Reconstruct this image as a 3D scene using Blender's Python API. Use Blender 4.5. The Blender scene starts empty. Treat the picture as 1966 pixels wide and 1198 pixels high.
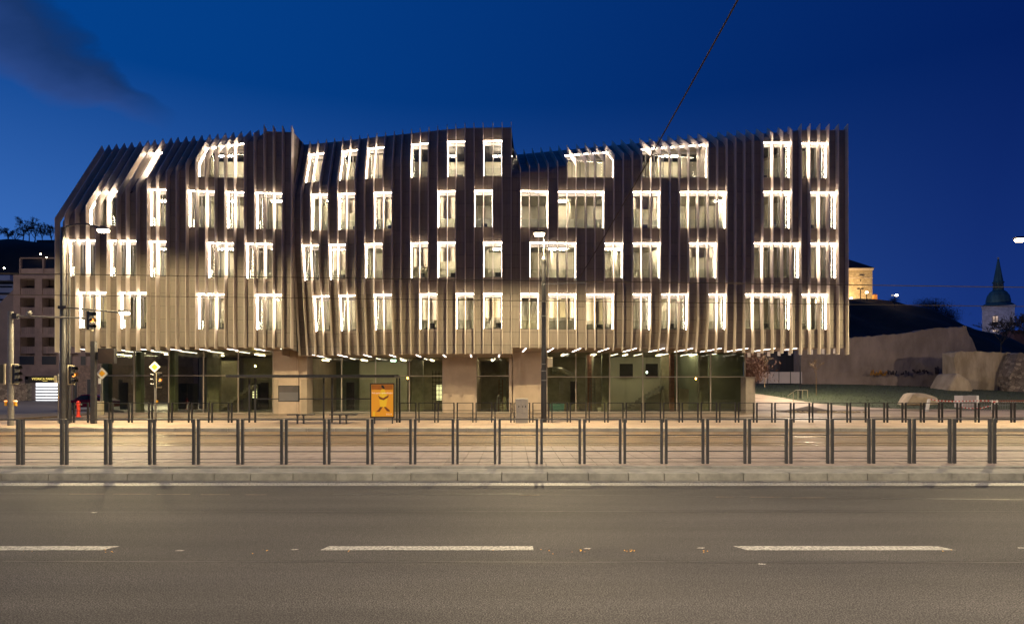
import bpy, math, random
from mathutils import Vector, Matrix
R = math.radians
random.seed(7)
sc = bpy.context.scene
COL = sc.collection
# ------------------------------------------------------------------ camera
F, CX, HY, CZ = 1250.0, 983.0, 746.0, 1.95          # focal length (photo px), principal column, horizon row, eye height
cam = bpy.data.cameras.new('camera'); camo = bpy.data.objects.new('camera', cam); COL.objects.link(camo)
cam.sensor_width = 36; cam.lens = F / 1966 * 36; cam.shift_y = (HY - 599) / 1966
cam.clip_start = 0.1; cam.clip_end = 3000
camo.location = (0, 0, CZ); camo.rotation_euler = (R(90), 0, 0); sc.camera = camo
def P(px, py, Y): return ((px - CX) / F * Y, Y, CZ + (HY - py) / F * Y)
def X(px, Y): return (px - CX) / F * Y
def Z(py, Y): return CZ + (HY - py) / F * Y
# ------------------------------------------------------------------ exposure, sky
sc.view_settings.view_transform = 'Standard'; sc.view_settings.look = 'None'
sc.view_settings.exposure = 0; sc.view_settings.gamma = 1
sc.cycles.use_denoising = True
sc.cycles.max_bounces = 6; sc.cycles.diffuse_bounces = 3; sc.cycles.glossy_bounces = 3
sc.cycles.transparent_max_bounces = 12; sc.cycles.transmission_bounces = 3
sc.cycles.sample_clamp_indirect = 4; sc.cycles.use_light_tree = True
sc.cycles.caustics_reflective = False; sc.cycles.caustics_refractive = False
world = bpy.data.worlds.new('World'); sc.world = world; world.use_nodes = True
wn, wl = world.node_tree.nodes, world.node_tree.links; wn.clear()
def mth(op, a, b=None, c=None, clamp=False):
    n = wn.new('ShaderNodeMath'); n.operation = op; n.use_clamp = clamp
    for i, v in enumerate((a, b, c)):
        if v is None: continue
        if isinstance(v, (int, float)): n.inputs[i].default_value = v
        else: wl.new(v, n.inputs[i])
    return n.outputs[0]
def wmix(f, a, b):
    n = wn.new('ShaderNodeMix'); n.data_type = 'RGBA'
    if isinstance(f, (int, float)): n.inputs[0].default_value = f
    else: wl.new(f, n.inputs[0])
    for i, v in ((6, a), (7, b)):
        if isinstance(v, tuple): n.inputs[i].default_value = (*v, 1)
        else: wl.new(v, n.inputs[i])
    return n.outputs[2]
tc = wn.new('ShaderNodeTexCoord'); sep = wn.new('ShaderNodeSeparateXYZ'); wl.new(tc.outputs['Generated'], sep.inputs[0])
dx, dy, dz = sep.outputs
fa = mth('MULTIPLY_ADD', dx, 1 / 1.2, 0.52, clamp=True)      # west (bright) to east
fe = mth('POWER', mth('MULTIPLY', mth('MAXIMUM', dz, 0.0), 2.5, clamp=True), 0.8)      # horizon to upper sky
low = wmix(fa, (0.085, 0.25, 0.72), (0.012, 0.042, 0.23))
high = wmix(fa, (0.0005, 0.056, 0.275), (0.0010, 0.013, 0.110))
grad = wmix(fe, low, high)
# soft long cloud streak, low in the western sky
dyp = mth('MAXIMUM', dy, 0.05)
uu = mth('DIVIDE', dx, dyp); vv = mth('DIVIDE', dz, dyp)
nz = wn.new('ShaderNodeTexNoise'); nz.inputs['Scale'].default_value = 4.0; nz.inputs['Detail'].default_value = 5
mp = wn.new('ShaderNodeMapping'); mp.inputs['Rotation'].default_value = (0, 0, R(38)); mp.inputs['Scale'].default_value = (1.0, 2.2, 1)
cb = wn.new('ShaderNodeCombineXYZ'); wl.new(uu, cb.inputs[0]); wl.new(vv, cb.inputs[1]); wl.new(cb.outputs[0], mp.inputs[0]); wl.new(mp.outputs[0], nz.inputs['Vector'])
ca, sa = math.cos(R(-33)), math.sin(R(-33))
du, dv = mth('SUBTRACT', uu, -0.70), mth('SUBTRACT', vv, 0.500)
al = mth('ADD', mth('MULTIPLY', du, ca), mth('MULTIPLY', dv, sa))
ac = mth('ADD', mth('MULTIPLY', du, -sa), mth('MULTIPLY', dv, ca))
ac = mth('ADD', ac, mth('MULTIPLY', mth('SUBTRACT', nz.outputs['Fac'], 0.5), 0.15))
wid = mth('MULTIPLY_ADD', al, -0.17, 0.052)
wid = mth('MAXIMUM', wid, 0.004)
q = mth('DIVIDE', ac, wid)
body = mth('SUBTRACT', 1.25, mth('MULTIPLY', q, q), clamp=True)
body = mth('MULTIPLY', body, mth('MULTIPLY', mth('SUBTRACT', 0.205, al), 9.0, clamp=True))
body = mth('MULTIPLY', body, mth('GREATER_THAN', dy, 0.06))
cloudc = wmix(mth('MULTIPLY_ADD', q, 0.5, 0.5, clamp=True), (0.030, 0.075, 0.27), (0.004, 0.022, 0.085))
sky = wmix(mth('MULTIPLY', body, 0.9), grad, cloudc)
nish = wn.new('ShaderNodeTexSky'); nish.sky_type = 'NISHITA'; nish.sun_disc = False
nish.sun_elevation = R(-4); nish.sun_rotation = R(-75)
bg1 = wn.new('ShaderNodeBackground'); wl.new(nish.outputs[0], bg1.inputs[0]); bg1.inputs[1].default_value = 0.012
bg2 = wn.new('ShaderNodeBackground'); wl.new(sky, bg2.inputs[0]); bg2.inputs[1].default_value = 1.0
ad = wn.new('ShaderNodeAddShader'); wl.new(bg1.outputs[0], ad.inputs[0]); wl.new(bg2.outputs[0], ad.inputs[1])
wo = wn.new('ShaderNodeOutputWorld'); wl.new(ad.outputs[0], wo.inputs[0])
LAMP_W = 9800.0                                       # street lamp power
LAMP_COL = (1.0, 0.78, 0.42)
# ------------------------------------------------------------------ materials
def mat(name, col, rough=0.6, metal=0.0, var=0.12, scale=3.0, bump=0.0, bscale=40.0, col2=None, rnd=0.0, stretch=(1, 1, 1), spec=0.5, detail=5):
    m = bpy.data.materials.new(name); m.use_nodes = True
    nt = m.node_tree; b = nt.nodes['Principled BSDF']
    b.inputs['Roughness'].default_value = rough; b.inputs['Metallic'].default_value = metal
    b.inputs['Specular IOR Level'].default_value = spec
    g = nt.nodes.new('ShaderNodeNewGeometry'); mpn = nt.nodes.new('ShaderNodeMapping')
    nt.links.new(g.outputs['Position'], mpn.inputs[0]); mpn.inputs['Scale'].default_value = stretch
    n = nt.nodes.new('ShaderNodeTexNoise'); n.inputs['Scale'].default_value = scale; n.inputs['Detail'].default_value = detail
    n.inputs['Roughness'].default_value = 0.62
    nt.links.new(mpn.outputs[0], n.inputs['Vector'])
    r = nt.nodes.new('ShaderNodeValToRGB')
    c1 = tuple(max(0, c * (1 - var)) for c in col); c2 = col2 or tuple(c * (1 + var) for c in col)
    r.color_ramp.elements[0].position = 0.36; r.color_ramp.elements[0].color = (*c1, 1)
    r.color_ramp.elements[1].position = 0.64; r.color_ramp.elements[1].color = (*c2, 1)
    nt.links.new(n.outputs['Fac'], r.inputs[0]); out = r.outputs[0]
    if rnd:
        oi = nt.nodes.new('ShaderNodeObjectInfo'); mr = nt.nodes.new('ShaderNodeMapRange')
        mr.inputs['To Min'].default_value = 1 - rnd; mr.inputs['To Max'].default_value = 1 + rnd
        nt.links.new(oi.outputs['Random'], mr.inputs[0])
        hs = nt.nodes.new('ShaderNodeHueSaturation'); nt.links.new(mr.outputs[0], hs.inputs['Value']); nt.links.new(out, hs.inputs['Color']); out = hs.outputs[0]
    nt.links.new(out, b.inputs['Base Color'])
    if bump:
        n2 = nt.nodes.new('ShaderNodeTexNoise'); n2.inputs['Scale'].default_value = bscale; n2.inputs['Detail'].default_value = 3
        nt.links.new(mpn.outputs[0], n2.inputs['Vector'])
        bp = nt.nodes.new('ShaderNodeBump'); bp.inputs['Strength'].default_value = bump; bp.inputs['Distance'].default_value = 0.02
        nt.links.new(n2.outputs['Fac'], bp.inputs['Height']); nt.links.new(bp.outputs[0], b.inputs['Normal'])
    m['out'] = 1
    return m
def emis(name, col, s, tint=(0.8, 0.8, 0.8)):
    m = bpy.data.materials.new(name); m.use_nodes = True; b = m.node_tree.nodes['Principled BSDF']
    b.inputs['Base Color'].default_value = (*tint, 1); b.inputs['Emission Color'].default_value = (*col, 1); b.inputs['Emission Strength'].default_value = s
    n = m.node_tree.nodes.new('ShaderNodeTexNoise'); n.inputs['Scale'].default_value = 8
    m.node_tree.links.new(n.outputs['Fac'], b.inputs['Roughness'])
    return m
def glass(name, tint, refl=1.0, rough=0.0, wav=0.0):
    m = bpy.data.materials.new(name); m.use_nodes = True; nt = m.node_tree; nt.nodes.clear()
    t = nt.nodes.new('ShaderNodeBsdfTransparent'); t.inputs[0].default_value = (*tint, 1)
    gl = nt.nodes.new('ShaderNodeBsdfGlossy'); gl.inputs['Roughness'].default_value = rough; gl.inputs['Color'].default_value = (0.9, 0.95, 0.92, 1)
    fr = nt.nodes.new('ShaderNodeFresnel'); fr.inputs[0].default_value = 1.5
    mu = nt.nodes.new('ShaderNodeMath'); mu.operation = 'MULTIPLY'; mu.inputs[1].default_value = refl; mu.use_clamp = True
    nt.links.new(fr.outputs[0], mu.inputs[0])
    if wav:
        n = nt.nodes.new('ShaderNodeTexNoise'); n.inputs['Scale'].default_value = 0.7
        bp = nt.nodes.new('ShaderNodeBump'); bp.inputs['Strength'].default_value = wav; bp.inputs['Distance'].default_value = 0.02
        g = nt.nodes.new('ShaderNodeNewGeometry'); nt.links.new(g.outputs['Position'], n.inputs['Vector'])
        nt.links.new(n.outputs['Fac'], bp.inputs['Height']); nt.links.new(bp.outputs[0], gl.inputs['Normal'])
    mx = nt.nodes.new('ShaderNodeMixShader'); nt.links.new(mu.outputs[0], mx.inputs[0]); nt.links.new(t.outputs[0], mx.inputs[1]); nt.links.new(gl.outputs[0], mx.inputs[2])
    o = nt.nodes.new('ShaderNodeOutputMaterial'); nt.links.new(mx.outputs[0], o.inputs[0])
    return m
def brickmat(name, c1, c2, mortar, sx, rough=0.7, w=0.5, h=0.25, msize=0.02, axes='XY', bump=0.3, var=0.25):
    m = mat(name, c1, rough); nt = m.node_tree; b = nt.nodes['Principled BSDF']
    g = nt.nodes.new('ShaderNodeNewGeometry'); s = nt.nodes.new('ShaderNodeSeparateXYZ'); c = nt.nodes.new('ShaderNodeCombineXYZ')
    nt.links.new(g.outputs['Position'], s.inputs[0]); nt.links.new(s.outputs['X'], c.inputs[0]); nt.links.new(s.outputs['Y' if axes == 'XY' else 'Z'], c.inputs[1])
    k = nt.nodes.new('ShaderNodeTexBrick'); k.inputs['Scale'].default_value = sx; k.inputs['Brick Width'].default_value = w; k.inputs['Row Height'].default_value = h
    k.inputs['Mortar Size'].default_value = msize; k.inputs['Color1'].default_value = (*c1, 1); k.inputs['Color2'].default_value = (*c2, 1); k.inputs['Mortar'].default_value = (*mortar, 1)
    nt.links.new(c.outputs[0], k.inputs['Vector'])
    n = nt.nodes.new('ShaderNodeTexNoise'); n.inputs['Scale'].default_value = 0.6; n.inputs['Detail'].default_value = 6; nt.links.new(g.outputs['Position'], n.inputs['Vector'])
    mr = nt.nodes.new('ShaderNodeMapRange'); mr.inputs['From Min'].default_value = 0.3; mr.inputs['From Max'].default_value = 0.7; mr.inputs['To Min'].default_value = 1 - var; mr.inputs['To Max'].default_value = 1 + var
    nt.links.new(n.outputs['Fac'], mr.inputs[0])
    hs = nt.nodes.new('ShaderNodeHueSaturation'); nt.links.new(k.outputs['Color'], hs.inputs['Color']); nt.links.new(mr.outputs[0], hs.inputs['Value'])
    nt.links.new(hs.outputs[0], b.inputs['Base Color'])
    bp = nt.nodes.new('ShaderNodeBump'); bp.inputs['Strength'].default_value = bump; bp.inputs['Distance'].default_value = 0.02; bp.invert = True
    nt.links.new(k.outputs['Fac'], bp.inputs['Height']); nt.links.new(bp.outputs[0], b.inputs['Normal'])
    return m
def stonemat(name, c1, c2, mortar, scale, stretch=(1, 1, 1.6)):
    m = mat(name, c1, 0.85, stretch=stretch); nt = m.node_tree; b = nt.nodes['Principled BSDF']
    mpn = [n for n in nt.nodes if n.type == 'MAPPING'][0]
    v = nt.nodes.new('ShaderNodeTexVoronoi'); v.feature = 'F1'; v.inputs['Scale'].default_value = scale; nt.links.new(mpn.outputs[0], v.inputs['Vector'])
    e = nt.nodes.new('ShaderNodeTexVoronoi'); e.feature = 'DISTANCE_TO_EDGE'; e.inputs['Scale'].default_value = scale; nt.links.new(mpn.outputs[0], e.inputs['Vector'])
    s = nt.nodes.new('ShaderNodeSeparateColor'); nt.links.new(v.outputs['Color'], s.inputs[0])
    mx = nt.nodes.new('ShaderNodeMix'); mx.data_type = 'RGBA'; nt.links.new(s.outputs[0], mx.inputs[0]); mx.inputs[6].default_value = (*c1, 1); mx.inputs[7].default_value = (*c2, 1)
    cm = nt.nodes.new('ShaderNodeMath'); cm.operation = 'MULTIPLY'; cm.inputs[1].default_value = 14; cm.use_clamp = True; nt.links.new(e.outputs['Distance'], cm.inputs[0])
    m2 = nt.nodes.new('ShaderNodeMix'); m2.data_type = 'RGBA'; nt.links.new(cm.outputs[0], m2.inputs[0]); m2.inputs[6].default_value = (*mortar, 1); nt.links.new(mx.outputs[2], m2.inputs[7])
    nt.links.new(m2.outputs[2], b.inputs['Base Color'])
    bp = nt.nodes.new('ShaderNodeBump'); bp.inputs['Strength'].default_value = 0.8; bp.inputs['Distance'].default_value = 0.05
    nt.links.new(cm.outputs[0], bp.inputs['Height']); nt.links.new(bp.outputs[0], b.inputs['Normal'])
    return m
M = {}
M['panel'] = mat('bronze_panel', (0.22, 0.187, 0.158), 0.58, 0.0, 0.10, 1.3, bump=0.15, bscale=30, stretch=(6, 1, 0.4), rnd=0.10)
M['greenwall'] = mat('green_grey_render', (0.21, 0.235, 0.175), 0.8, 0, 0.1, 0.7)
M['fin'] = mat('bronze_fin', (0.60, 0.53, 0.45), 0.5, 0.0, 0.06, 0.8)
M['backing'] = mat('dark_sheathing', (0.02, 0.018, 0.016), 0.8)
M['soffit'] = mat('soffit_panel', (0.33, 0.25, 0.19), 0.5, 0.0, 0.05, 1)
M['reveal'] = mat('reveal_sheet', (0.26, 0.235, 0.20), 0.5, 0.1, 0.05, 2)
M['frame'] = mat('pale_window_frame', (0.075, 0.072, 0.066), 0.45, 0.2, 0.05)
M['mull'] = mat('mullion_metal', (0.40, 0.34, 0.28), 0.4, 0.4, 0.05)
M['led'] = emis('led_strip', (1.0, 0.80, 0.62), 56.0)
M['sled'] = emis('soffit_led', (1.0, 0.86, 0.74), 12.0)
M['blind'] = mat('roller_blind_cloth', (0.78, 0.74, 0.64), 0.9, 0, .04)
M['inwall'] = mat('interior_plaster', (0.50, 0.48, 0.38), 0.8, 0, 0.08, 0.5)
M['infloor'] = mat('interior_screed', (0.20, 0.19, 0.16), 0.7, 0, 0.2, 1.2)
M['pane'] = glass('window_glass', (0.90, 0.89, 0.84), 1.0)
M['shop'] = glass('shopfront_glass', (0.82, 0.84, 0.74), 1.1, wav=0.05)
M['guard'] = glass('guard_glass', (0.93, 0.95, 0.94), 0.7)
M['conc'] = mat('fair_faced_concrete', (0.47, 0.37, 0.28), 0.75, 0, 0.09, 0.9, bump=0.08, bscale=14)
M['greyconc'] = mat('grey_concrete', (0.34, 0.33, 0.27), 0.8, 0, 0.2, 1.6, bump=0.2)
M['steel'] = mat('painted_grey_steel', (0.06, 0.06, 0.062), 0.45, 0.4, 0.12, 6)
M['darkst'] = mat('dark_painted_steel', (0.028, 0.028, 0.030), 0.4, 0.4, 0.12, 6)
M['galv'] = mat('galvanised_steel', (0.17, 0.165, 0.155), 0.5, 0.3, 0.15, 8)
M['black'] = mat('black_plastic', (0.015, 0.015, 0.015), 0.4)
M['white'] = mat('white_paint', (0.75, 0.73, 0.68), 0.5, 0, 0.05)
M['cream'] = mat('cream_housing', (0.50, 0.44, 0.30), 0.5, 0, 0.06)
M['yellow'] = mat('sign_yellow', (0.85, 0.42, 0.02), 0.4, 0, 0.04)
M['red'] = mat('hydrant_red', (0.60, 0.035, 0.015), 0.4, 0, 0.08)
M['amber'] = emis('amber_signal', (1.0, 0.30, 0.02), 2.2)
M['lampglow'] = emis('lamp_glow', (1.0, 0.78, 0.46), 90)
M['brickred'] = mat('red_brick_pier', (0.22, 0.10, 0.07), 0.85, 0, 0.3, 5)
M['kerb'] = mat('granite_kerb', (0.235, 0.225, 0.185), 0.75, 0, 0.22, 3.5, bump=0.25, bscale=60, rnd=0.10)
M['farkerb'] = mat('brightened_kerb', (0.46, 0.43, 0.34), 0.75, 0, 0.15, 2, rnd=.1)  # far kerb colour lifted to stand in for light missing on its face
M['slab'] = mat('pink_paving_slab', (0.33, 0.255, 0.20), 0.7, 0, 0.14, 4, bump=0.15, bscale=60, rnd=0.12)
M['pavefar'] = brickmat('far_paving', (0.33, 0.24, 0.17), (0.28, 0.21, 0.15), (0.16, 0.12, 0.09), 1.0, w=0.6, h=0.3, msize=0.012)
M['fore'] = brickmat('forecourt_paving', (0.40, 0.31, 0.22), (0.36, 0.28, 0.20), (0.22, 0.17, 0.12), 1.0, w=0.9, h=0.45, msize=0.012)
M['trambed'] = brickmat('tram_bed_blocks', (0.21, 0.125, 0.045), (0.14, 0.085, 0.03), (0.055, 0.033, 0.014), 1.0, w=0.28, h=0.14, msize=0.012, bump=0.6, var=0.4)
M['rail'] = mat('tram_rail_steel', (0.35, 0.27, 0.17), 0.3, 0.9, 0.2, 2)
M['lane'] = mat('side_lane_asphalt', (0.17, 0.135, 0.10), 0.6, 0, 0.1, 1)
M['sidest'] = mat('side_street_asphalt', (0.050, 0.046, 0.048), 0.6, 0, 0.2, 0.6)
M['soil'] = mat('dark_soil', (0.09, 0.06, 0.04), 0.9, 0, 0.3, 2, bump=0.5, bscale=8)
M['grass'] = mat('lawn_grass', (0.030, 0.042, 0.014), 0.9, 0, 0.5, 3, bump=0.6, bscale=25)
M['hill'] = mat('hill_scrub', (0.020, 0.012, 0.006), 1.0, 0, 0.5, 0.15, bump=0.9, bscale=1.5)
M['bark'] = mat('bare_bark', (0.055, 0.042, 0.032), 0.9, 0, 0.3, 9)
M['palebark'] = mat('young_tree_bark', (0.24, 0.17, 0.09), 0.85, 0, 0.3, 12)
M['brownleaf'] = mat('dry_brown_leaves', (0.22, 0.085, 0.025), 0.8, 0, 0.4, 6)
# asphalt with pale chippings
def asphalt():
    m = bpy.data.materials.new('road_asphalt'); m.use_nodes = True; nt = m.node_tree; b = nt.nodes['Principled BSDF']
    g = nt.nodes.new('ShaderNodeNewGeometry')
    def nse(s, d, r=0.6, st=None):
        n = nt.nodes.new('ShaderNodeTexNoise'); n.inputs['Scale'].default_value = s; n.inputs['Detail'].default_value = d; n.inputs['Roughness'].default_value = r
        if st:
            mm = nt.nodes.new('ShaderNodeMapping'); mm.inputs['Scale'].default_value = st; nt.links.new(g.outputs['Position'], mm.inputs[0]); nt.links.new(mm.outputs[0], n.inputs['Vector'])
        else: nt.links.new(g.outputs['Position'], n.inputs['Vector'])
        return n.outputs['Fac']
    def ramp(f, a, ca_, b_, cb_):
        r = nt.nodes.new('ShaderNodeValToRGB'); r.color_ramp.elements[0].position = a; r.color_ramp.elements[0].color = (*ca_, 1)
        r.color_ramp.elements[1].position = b_; r.color_ramp.elements[1].color = (*cb_, 1); nt.links.new(f, r.inputs[0]); return r.outputs[0]
    def mul(a, c):
        x = nt.nodes.new('ShaderNodeMix'); x.data_type = 'RGBA'; x.blend_type = 'MULTIPLY'; x.inputs[0].default_value = 1
        nt.links.new(a, x.inputs[6]); nt.links.new(c, x.inputs[7]); return x.outputs[2]
    base = ramp(nse(75, 2, 0.6), 0.46, (0.010, 0.0098, 0.0096), 0.55, (0.083, 0.078, 0.073))
    mid = ramp(nse(14, 4, 0.7), 0.3, (0.72, 0.72, 0.72), 0.7, (1.25, 1.25, 1.25))
    big = ramp(nse(0.35, 5, 0.6, (0.6, 1.6, 1)), 0.32, (0.78, 0.77, 0.76), 0.68, (1.18, 1.15, 1.12))
    lanes = ramp(nse(1.6, 3, 0.5, (0.03, 1, 1)), 0.35, (0.86, 0.85, 0.84), 0.65, (1.1, 1.1, 1.1))
    nt.links.new(mul(mul(mul(base, mid), big), lanes), b.inputs['Base Color'])
    b.inputs['Roughness'].default_value = 0.75; b.inputs['Specular IOR Level'].default_value = 0.22
    bp = nt.nodes.new('ShaderNodeBump'); bp.inputs['Strength'].default_value = 0.25; bp.inputs['Distance'].default_value = 0.004
    nt.links.new(nse(85, 3, 0.8), bp.inputs['Height']); nt.links.new(bp.outputs[0], b.inputs['Normal'])
    return m
M['asphalt'] = asphalt()
def worn_paint():
    m = mat('worn_road_paint', (0.60, 0.57, 0.48), 0.6); nt = m.node_tree; b = nt.nodes['Principled BSDF']
    g = nt.nodes.new('ShaderNodeNewGeometry')
    n = nt.nodes.new('ShaderNodeTexNoise'); n.inputs['Scale'].default_value = 26; n.inputs['Detail'].default_value = 6; n.inputs['Roughness'].default_value = 0.8
    nt.links.new(g.outputs['Position'], n.inputs['Vector'])
    r = nt.nodes.new('ShaderNodeValToRGB'); r.color_ramp.elements[0].position = 0.45; r.color_ramp.elements[0].color = (0.08, 0.075, 0.065, 1)
    r.color_ramp.elements[1].position = 0.54; r.color_ramp.elements[1].color = (0.38, 0.365, 0.31, 1)
    nt.links.new(n.outputs['Fac'], r.inputs[0]); nt.links.new(r.outputs[0], b.inputs['Base Color'])
    return m
M['paint'] = worn_paint()
# ------------------------------------------------------------------ helpers
class MB:
    def __init__(s): s.v = []; s.f = []
    def face(s, pts):
        i = len(s.v); s.v += [tuple(p) for p in pts]; s.f.append(tuple(range(i, i + len(pts)))); return s
    def box(s, x0, x1, y0, y1, z0, z1):
        i = len(s.v)
        s.v += [(x0, y0, z0), (x1, y0, z0), (x1, y1, z0), (x0, y1, z0), (x0, y0, z1), (x1, y0, z1), (x1, y1, z1), (x0, y1, z1)]
        s.f += [tuple(i + k for k in q) for q in ((0, 3, 2, 1), (4, 5, 6, 7), (0, 1, 5, 4), (1, 2, 6, 5), (2, 3, 7, 6), (3, 0, 4, 7))]; return s
    def prism(s, poly, axis, a, b):                     # poly: 2D points, axis 0/1/2 = extrusion axis
        n = len(poly); i = len(s.v)
        def pt(p, t): return {0: (t, p[0], p[1]), 1: (p[0], t, p[1]), 2: (p[0], p[1], t)}[axis]
        s.v += [pt(p, a) for p in poly] + [pt(p, b) for p in poly]
        s.f.append(tuple(i + k for k in range(n))[::-1]); s.f.append(tuple(i + n + k for k in range(n)))
        s.f += [(i + k, i + (k + 1) % n, i + n + (k + 1) % n, i + n + k) for k in range(n)]; return s
    def tube(s, pts, r, n=8, cap=True):
        pts = [Vector(p) for p in pts]; rs = r if isinstance(r, (list, tuple)) else [r] * len(pts); base = len(s.v)
        for k, p in enumerate(pts):
            d = (pts[min(k + 1, len(pts) - 1)] - pts[max(k - 1, 0)]).normalized()
            up = Vector((0, 0, 1)) if abs(d.z) < 0.9 else Vector((1, 0, 0))
            a = d.cross(up).normalized(); b = d.cross(a)
            for j in range(n):
                t = 2 * math.pi * (j + 0.5) / n; s.v.append(tuple(p + (a * math.cos(t) + b * math.sin(t)) * rs[k]))
        for k in range(len(pts) - 1):
            for j in range(n):
                a0 = base + k * n + j; a1 = base + k * n + (j + 1) % n; s.f.append((a0, a1, a1 + n, a0 + n))
        if cap:
            s.f.append(tuple(base + j for j in range(n))[::-1]); s.f.append(tuple(base + (len(pts) - 1) * n + j for j in range(n)))
        return s
    def lathe(s, prof, cx, cy, n=16):
        base = len(s.v)
        for r, z in prof:
            for j in range(n):
                t = 2 * math.pi * j / n; s.v.append((cx + r * math.cos(t), cy + r * math.sin(t), z))
        for k in range(len(prof) - 1):
            for j in range(n):
                a0 = base + k * n + j; a1 = base + k * n + (j + 1) % n; s.f.append((a0, a1, a1 + n, a0 + n))
        s.f.append(tuple(base + j for j in range(n))[::-1]); s.f.append(tuple(base + (len(prof) - 1) * n + j for j in range(n)))
        return s
    def build(s, name, m, parent=None, smooth=False, bevel=0.0, loc=None):
        me = bpy.data.meshes.new(name); me.from_pydata(s.v, [], s.f); me.update()
        me.materials.append(M[m] if isinstance(m, str) else m)
        if smooth: me.polygons.foreach_set('use_smooth', [True] * len(me.polygons))
        o = bpy.data.objects.new(name, me); COL.objects.link(o)
        if loc: o.location = loc
        if parent is not None: o.parent = parent
        if bevel:
            b = o.modifiers.new('bevel', 'BEVEL'); b.width = bevel; b.segments = 2; b.limit_method = 'ANGLE'
        return o
def tag(o, label, cat, group=None):
    o['label'] = label; o['category'] = cat
    if group: o['group'] = group
    return o
def thing(name, label, cat, group=None, loc=(0, 0, 0)):
    o = bpy.data.objects.new(name, None); COL.objects.link(o); o.empty_display_size = 0.2; o.location = loc
    return tag(o, label, cat, group)
def setting(o, kind='structure', label=None):
    o['kind'] = kind
    if label: o['label'] = label
    return o
def copy(o, parent=None):
    c = o.copy(); COL.objects.link(c)
    if parent is not None: c.parent = parent
    for ch in [x for x in o.children]: copy(ch, c)
    return c
def text(name, body, size, loc, rot, m, parent=None, ext=0.01, align='CENTER'):
    c = bpy.data.curves.new(name, 'FONT'); c.body = body; c.size = size; c.extrude = ext; c.align_x = align; c.align_y = 'CENTER'
    c.materials.append(M[m] if isinstance(m, str) else m)
    tmp = bpy.data.objects.new(name, c); me = bpy.data.meshes.new_from_object(tmp); bpy.data.objects.remove(tmp)
    if not me.materials: me.materials.append(M[m] if isinstance(m, str) else m)
    o = bpy.data.objects.new(name, me); COL.objects.link(o); o.location = loc; o.rotation_euler = rot
    if parent is not None: o.parent = parent
    return o
# ================================================================== GROUND
def sheet(name, x0, x1, y0, y1, z, m): return setting(MB().face([(x0, y0, z), (x1, y0, z), (x1, y1, z), (x0, y1, z)]).build(name, m))
sheet('ground', -1500, 1500, -300, 2500, -0.05, 'soil')
sheet('road', -120, 120, 1.2, 13.75, 0.0, 'asphalt')
setting(MB().box(-120, 120, -8, 1.2, -0.04, 0.13).build('near_pavement', 'pavefar'))
# near island pavement: bed, slabs
setting(MB().box(-120, 120, 14.72, 20.0, -0.04, 0.14).build('tram_platform', 'soil'))
pv = bpy.data.objects['tram_platform']
sw, sh = 0.40, 0.40
def slabmb(w, d, h): return MB().box(0.006, w - 0.006, 0.006, d - 0.006, 0, h)
sm = slabmb(sw, sh, 0.03); sme = bpy.data.meshes.new('paving_slab'); sme.from_pydata(sm.v, [], sm.f); sme.materials.append(M['slab'])
rest = MB(); cnt = 0; y = 14.98; row = 0
while y < 19.9:
    half = 0.5 * (y + 0.2) * 983 / F + 6.0
    x = -((14 + row * 0.3) // sw) * sw - 1.2
    xe = -x
    while x < xe:
        dzr = random.uniform(-0.003, 0.003)
        if cnt < 300: 
            o = bpy.data.objects.new('paving_slab', sme); COL.objects.link(o); o.location = (x, y, 0.14 + dzr); o.parent = pv; cnt += 1
        else: rest.box(x + 0.006, x + sw - 0.006, y + 0.006, y + sh - 0.006, 0.14, 0.17 + dzr)
        x += sw
    y += sh; row += 1
o = rest.build('paving_slab', 'slab', pv); o['kind'] = 'stuff'
# kerbs
kb = setting(MB().box(-120, 120, 13.76, 14.0, -0.04, 0.01).build('kerb', 'soil'))
x = -17.0
while x < 17:
    w = random.uniform(0.72, 1.02)
    MB().box(x + 0.006, x + w - 0.006, 13.77, 14.06, 0.0, 0.165 + random.uniform(-0.004, 0.004)).build('kerb_stone', 'kerb', kb, bevel=0.012); x += w
for a, b in ((-120, -17), (17.2, 120)): MB().box(a, b, 13.77, 14.06, 0, 0.165).build('kerb_run', 'kerb', kb)
st = setting(MB().box(-120, 120, 14.06, 14.72, -0.04, 0.150).build('kerb_strip', 'kerb'))
x = -16.0
while x < 16:
    MB().box(x + 0.006, x + 1.02, 14.72, 14.97, 0.12, 0.185).build('edging_stone', 'kerb', kb, bevel=0.006); x += 1.026
# gutter line + tram bed
sheet('gutter', -120, 120, 13.62, 13.765, 0.006, 'kerb')
tb = sheet('tram_track_bed', -120, 120, 20.0, 29.35, 0.012, 'trambed')
for yy in (22.2, 23.2, 26.1, 27.1):
    MB().box(-120, 120, yy - 0.035, yy + 0.035, 0.0, 0.028).box(-120, 120, yy + 0.06, yy + 0.08, 0.0, 0.024).build('rail', 'rail', tb)
kf = setting(MB().box(-120, 120, 20.0, 20.12, -0.02, 0.165).build('platform_edge', 'kerb'))
kf2 = setting(MB().box(-120, 120, 29.3, 29.4, -0.04, 0.01).build('kerb', 'soil'))
x = -26.0
while x < 26:
    MB().box(x + 0.008, x + 1.19, 29.31, 29.72, 0.0, 0.175).build('kerb_stone', 'farkerb', kf2); x += 1.2
setting(MB().box(-34, 120, 29.72, 36.2, -0.04, 0.17).build('far_platform', 'pavefar'))
sheet('far_lane', -60, 120, 36.2, 43.6, 0.03, 'lane')
setting(MB().box(-31.5, 19, 43.6, 60, -0.04, 0.07).build('forecourt', 'fore'))
sheet('side_street', -140, -30, 29.4, 112, 0.018, 'sidest')
setting(MB().prism([(-33.5, 37.5), (-30.5, 37.2), (-30, 44), (-31, 52), (-36, 46)], 2, 0.0, 0.14).build('kerb_island', 'soil'))
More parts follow.
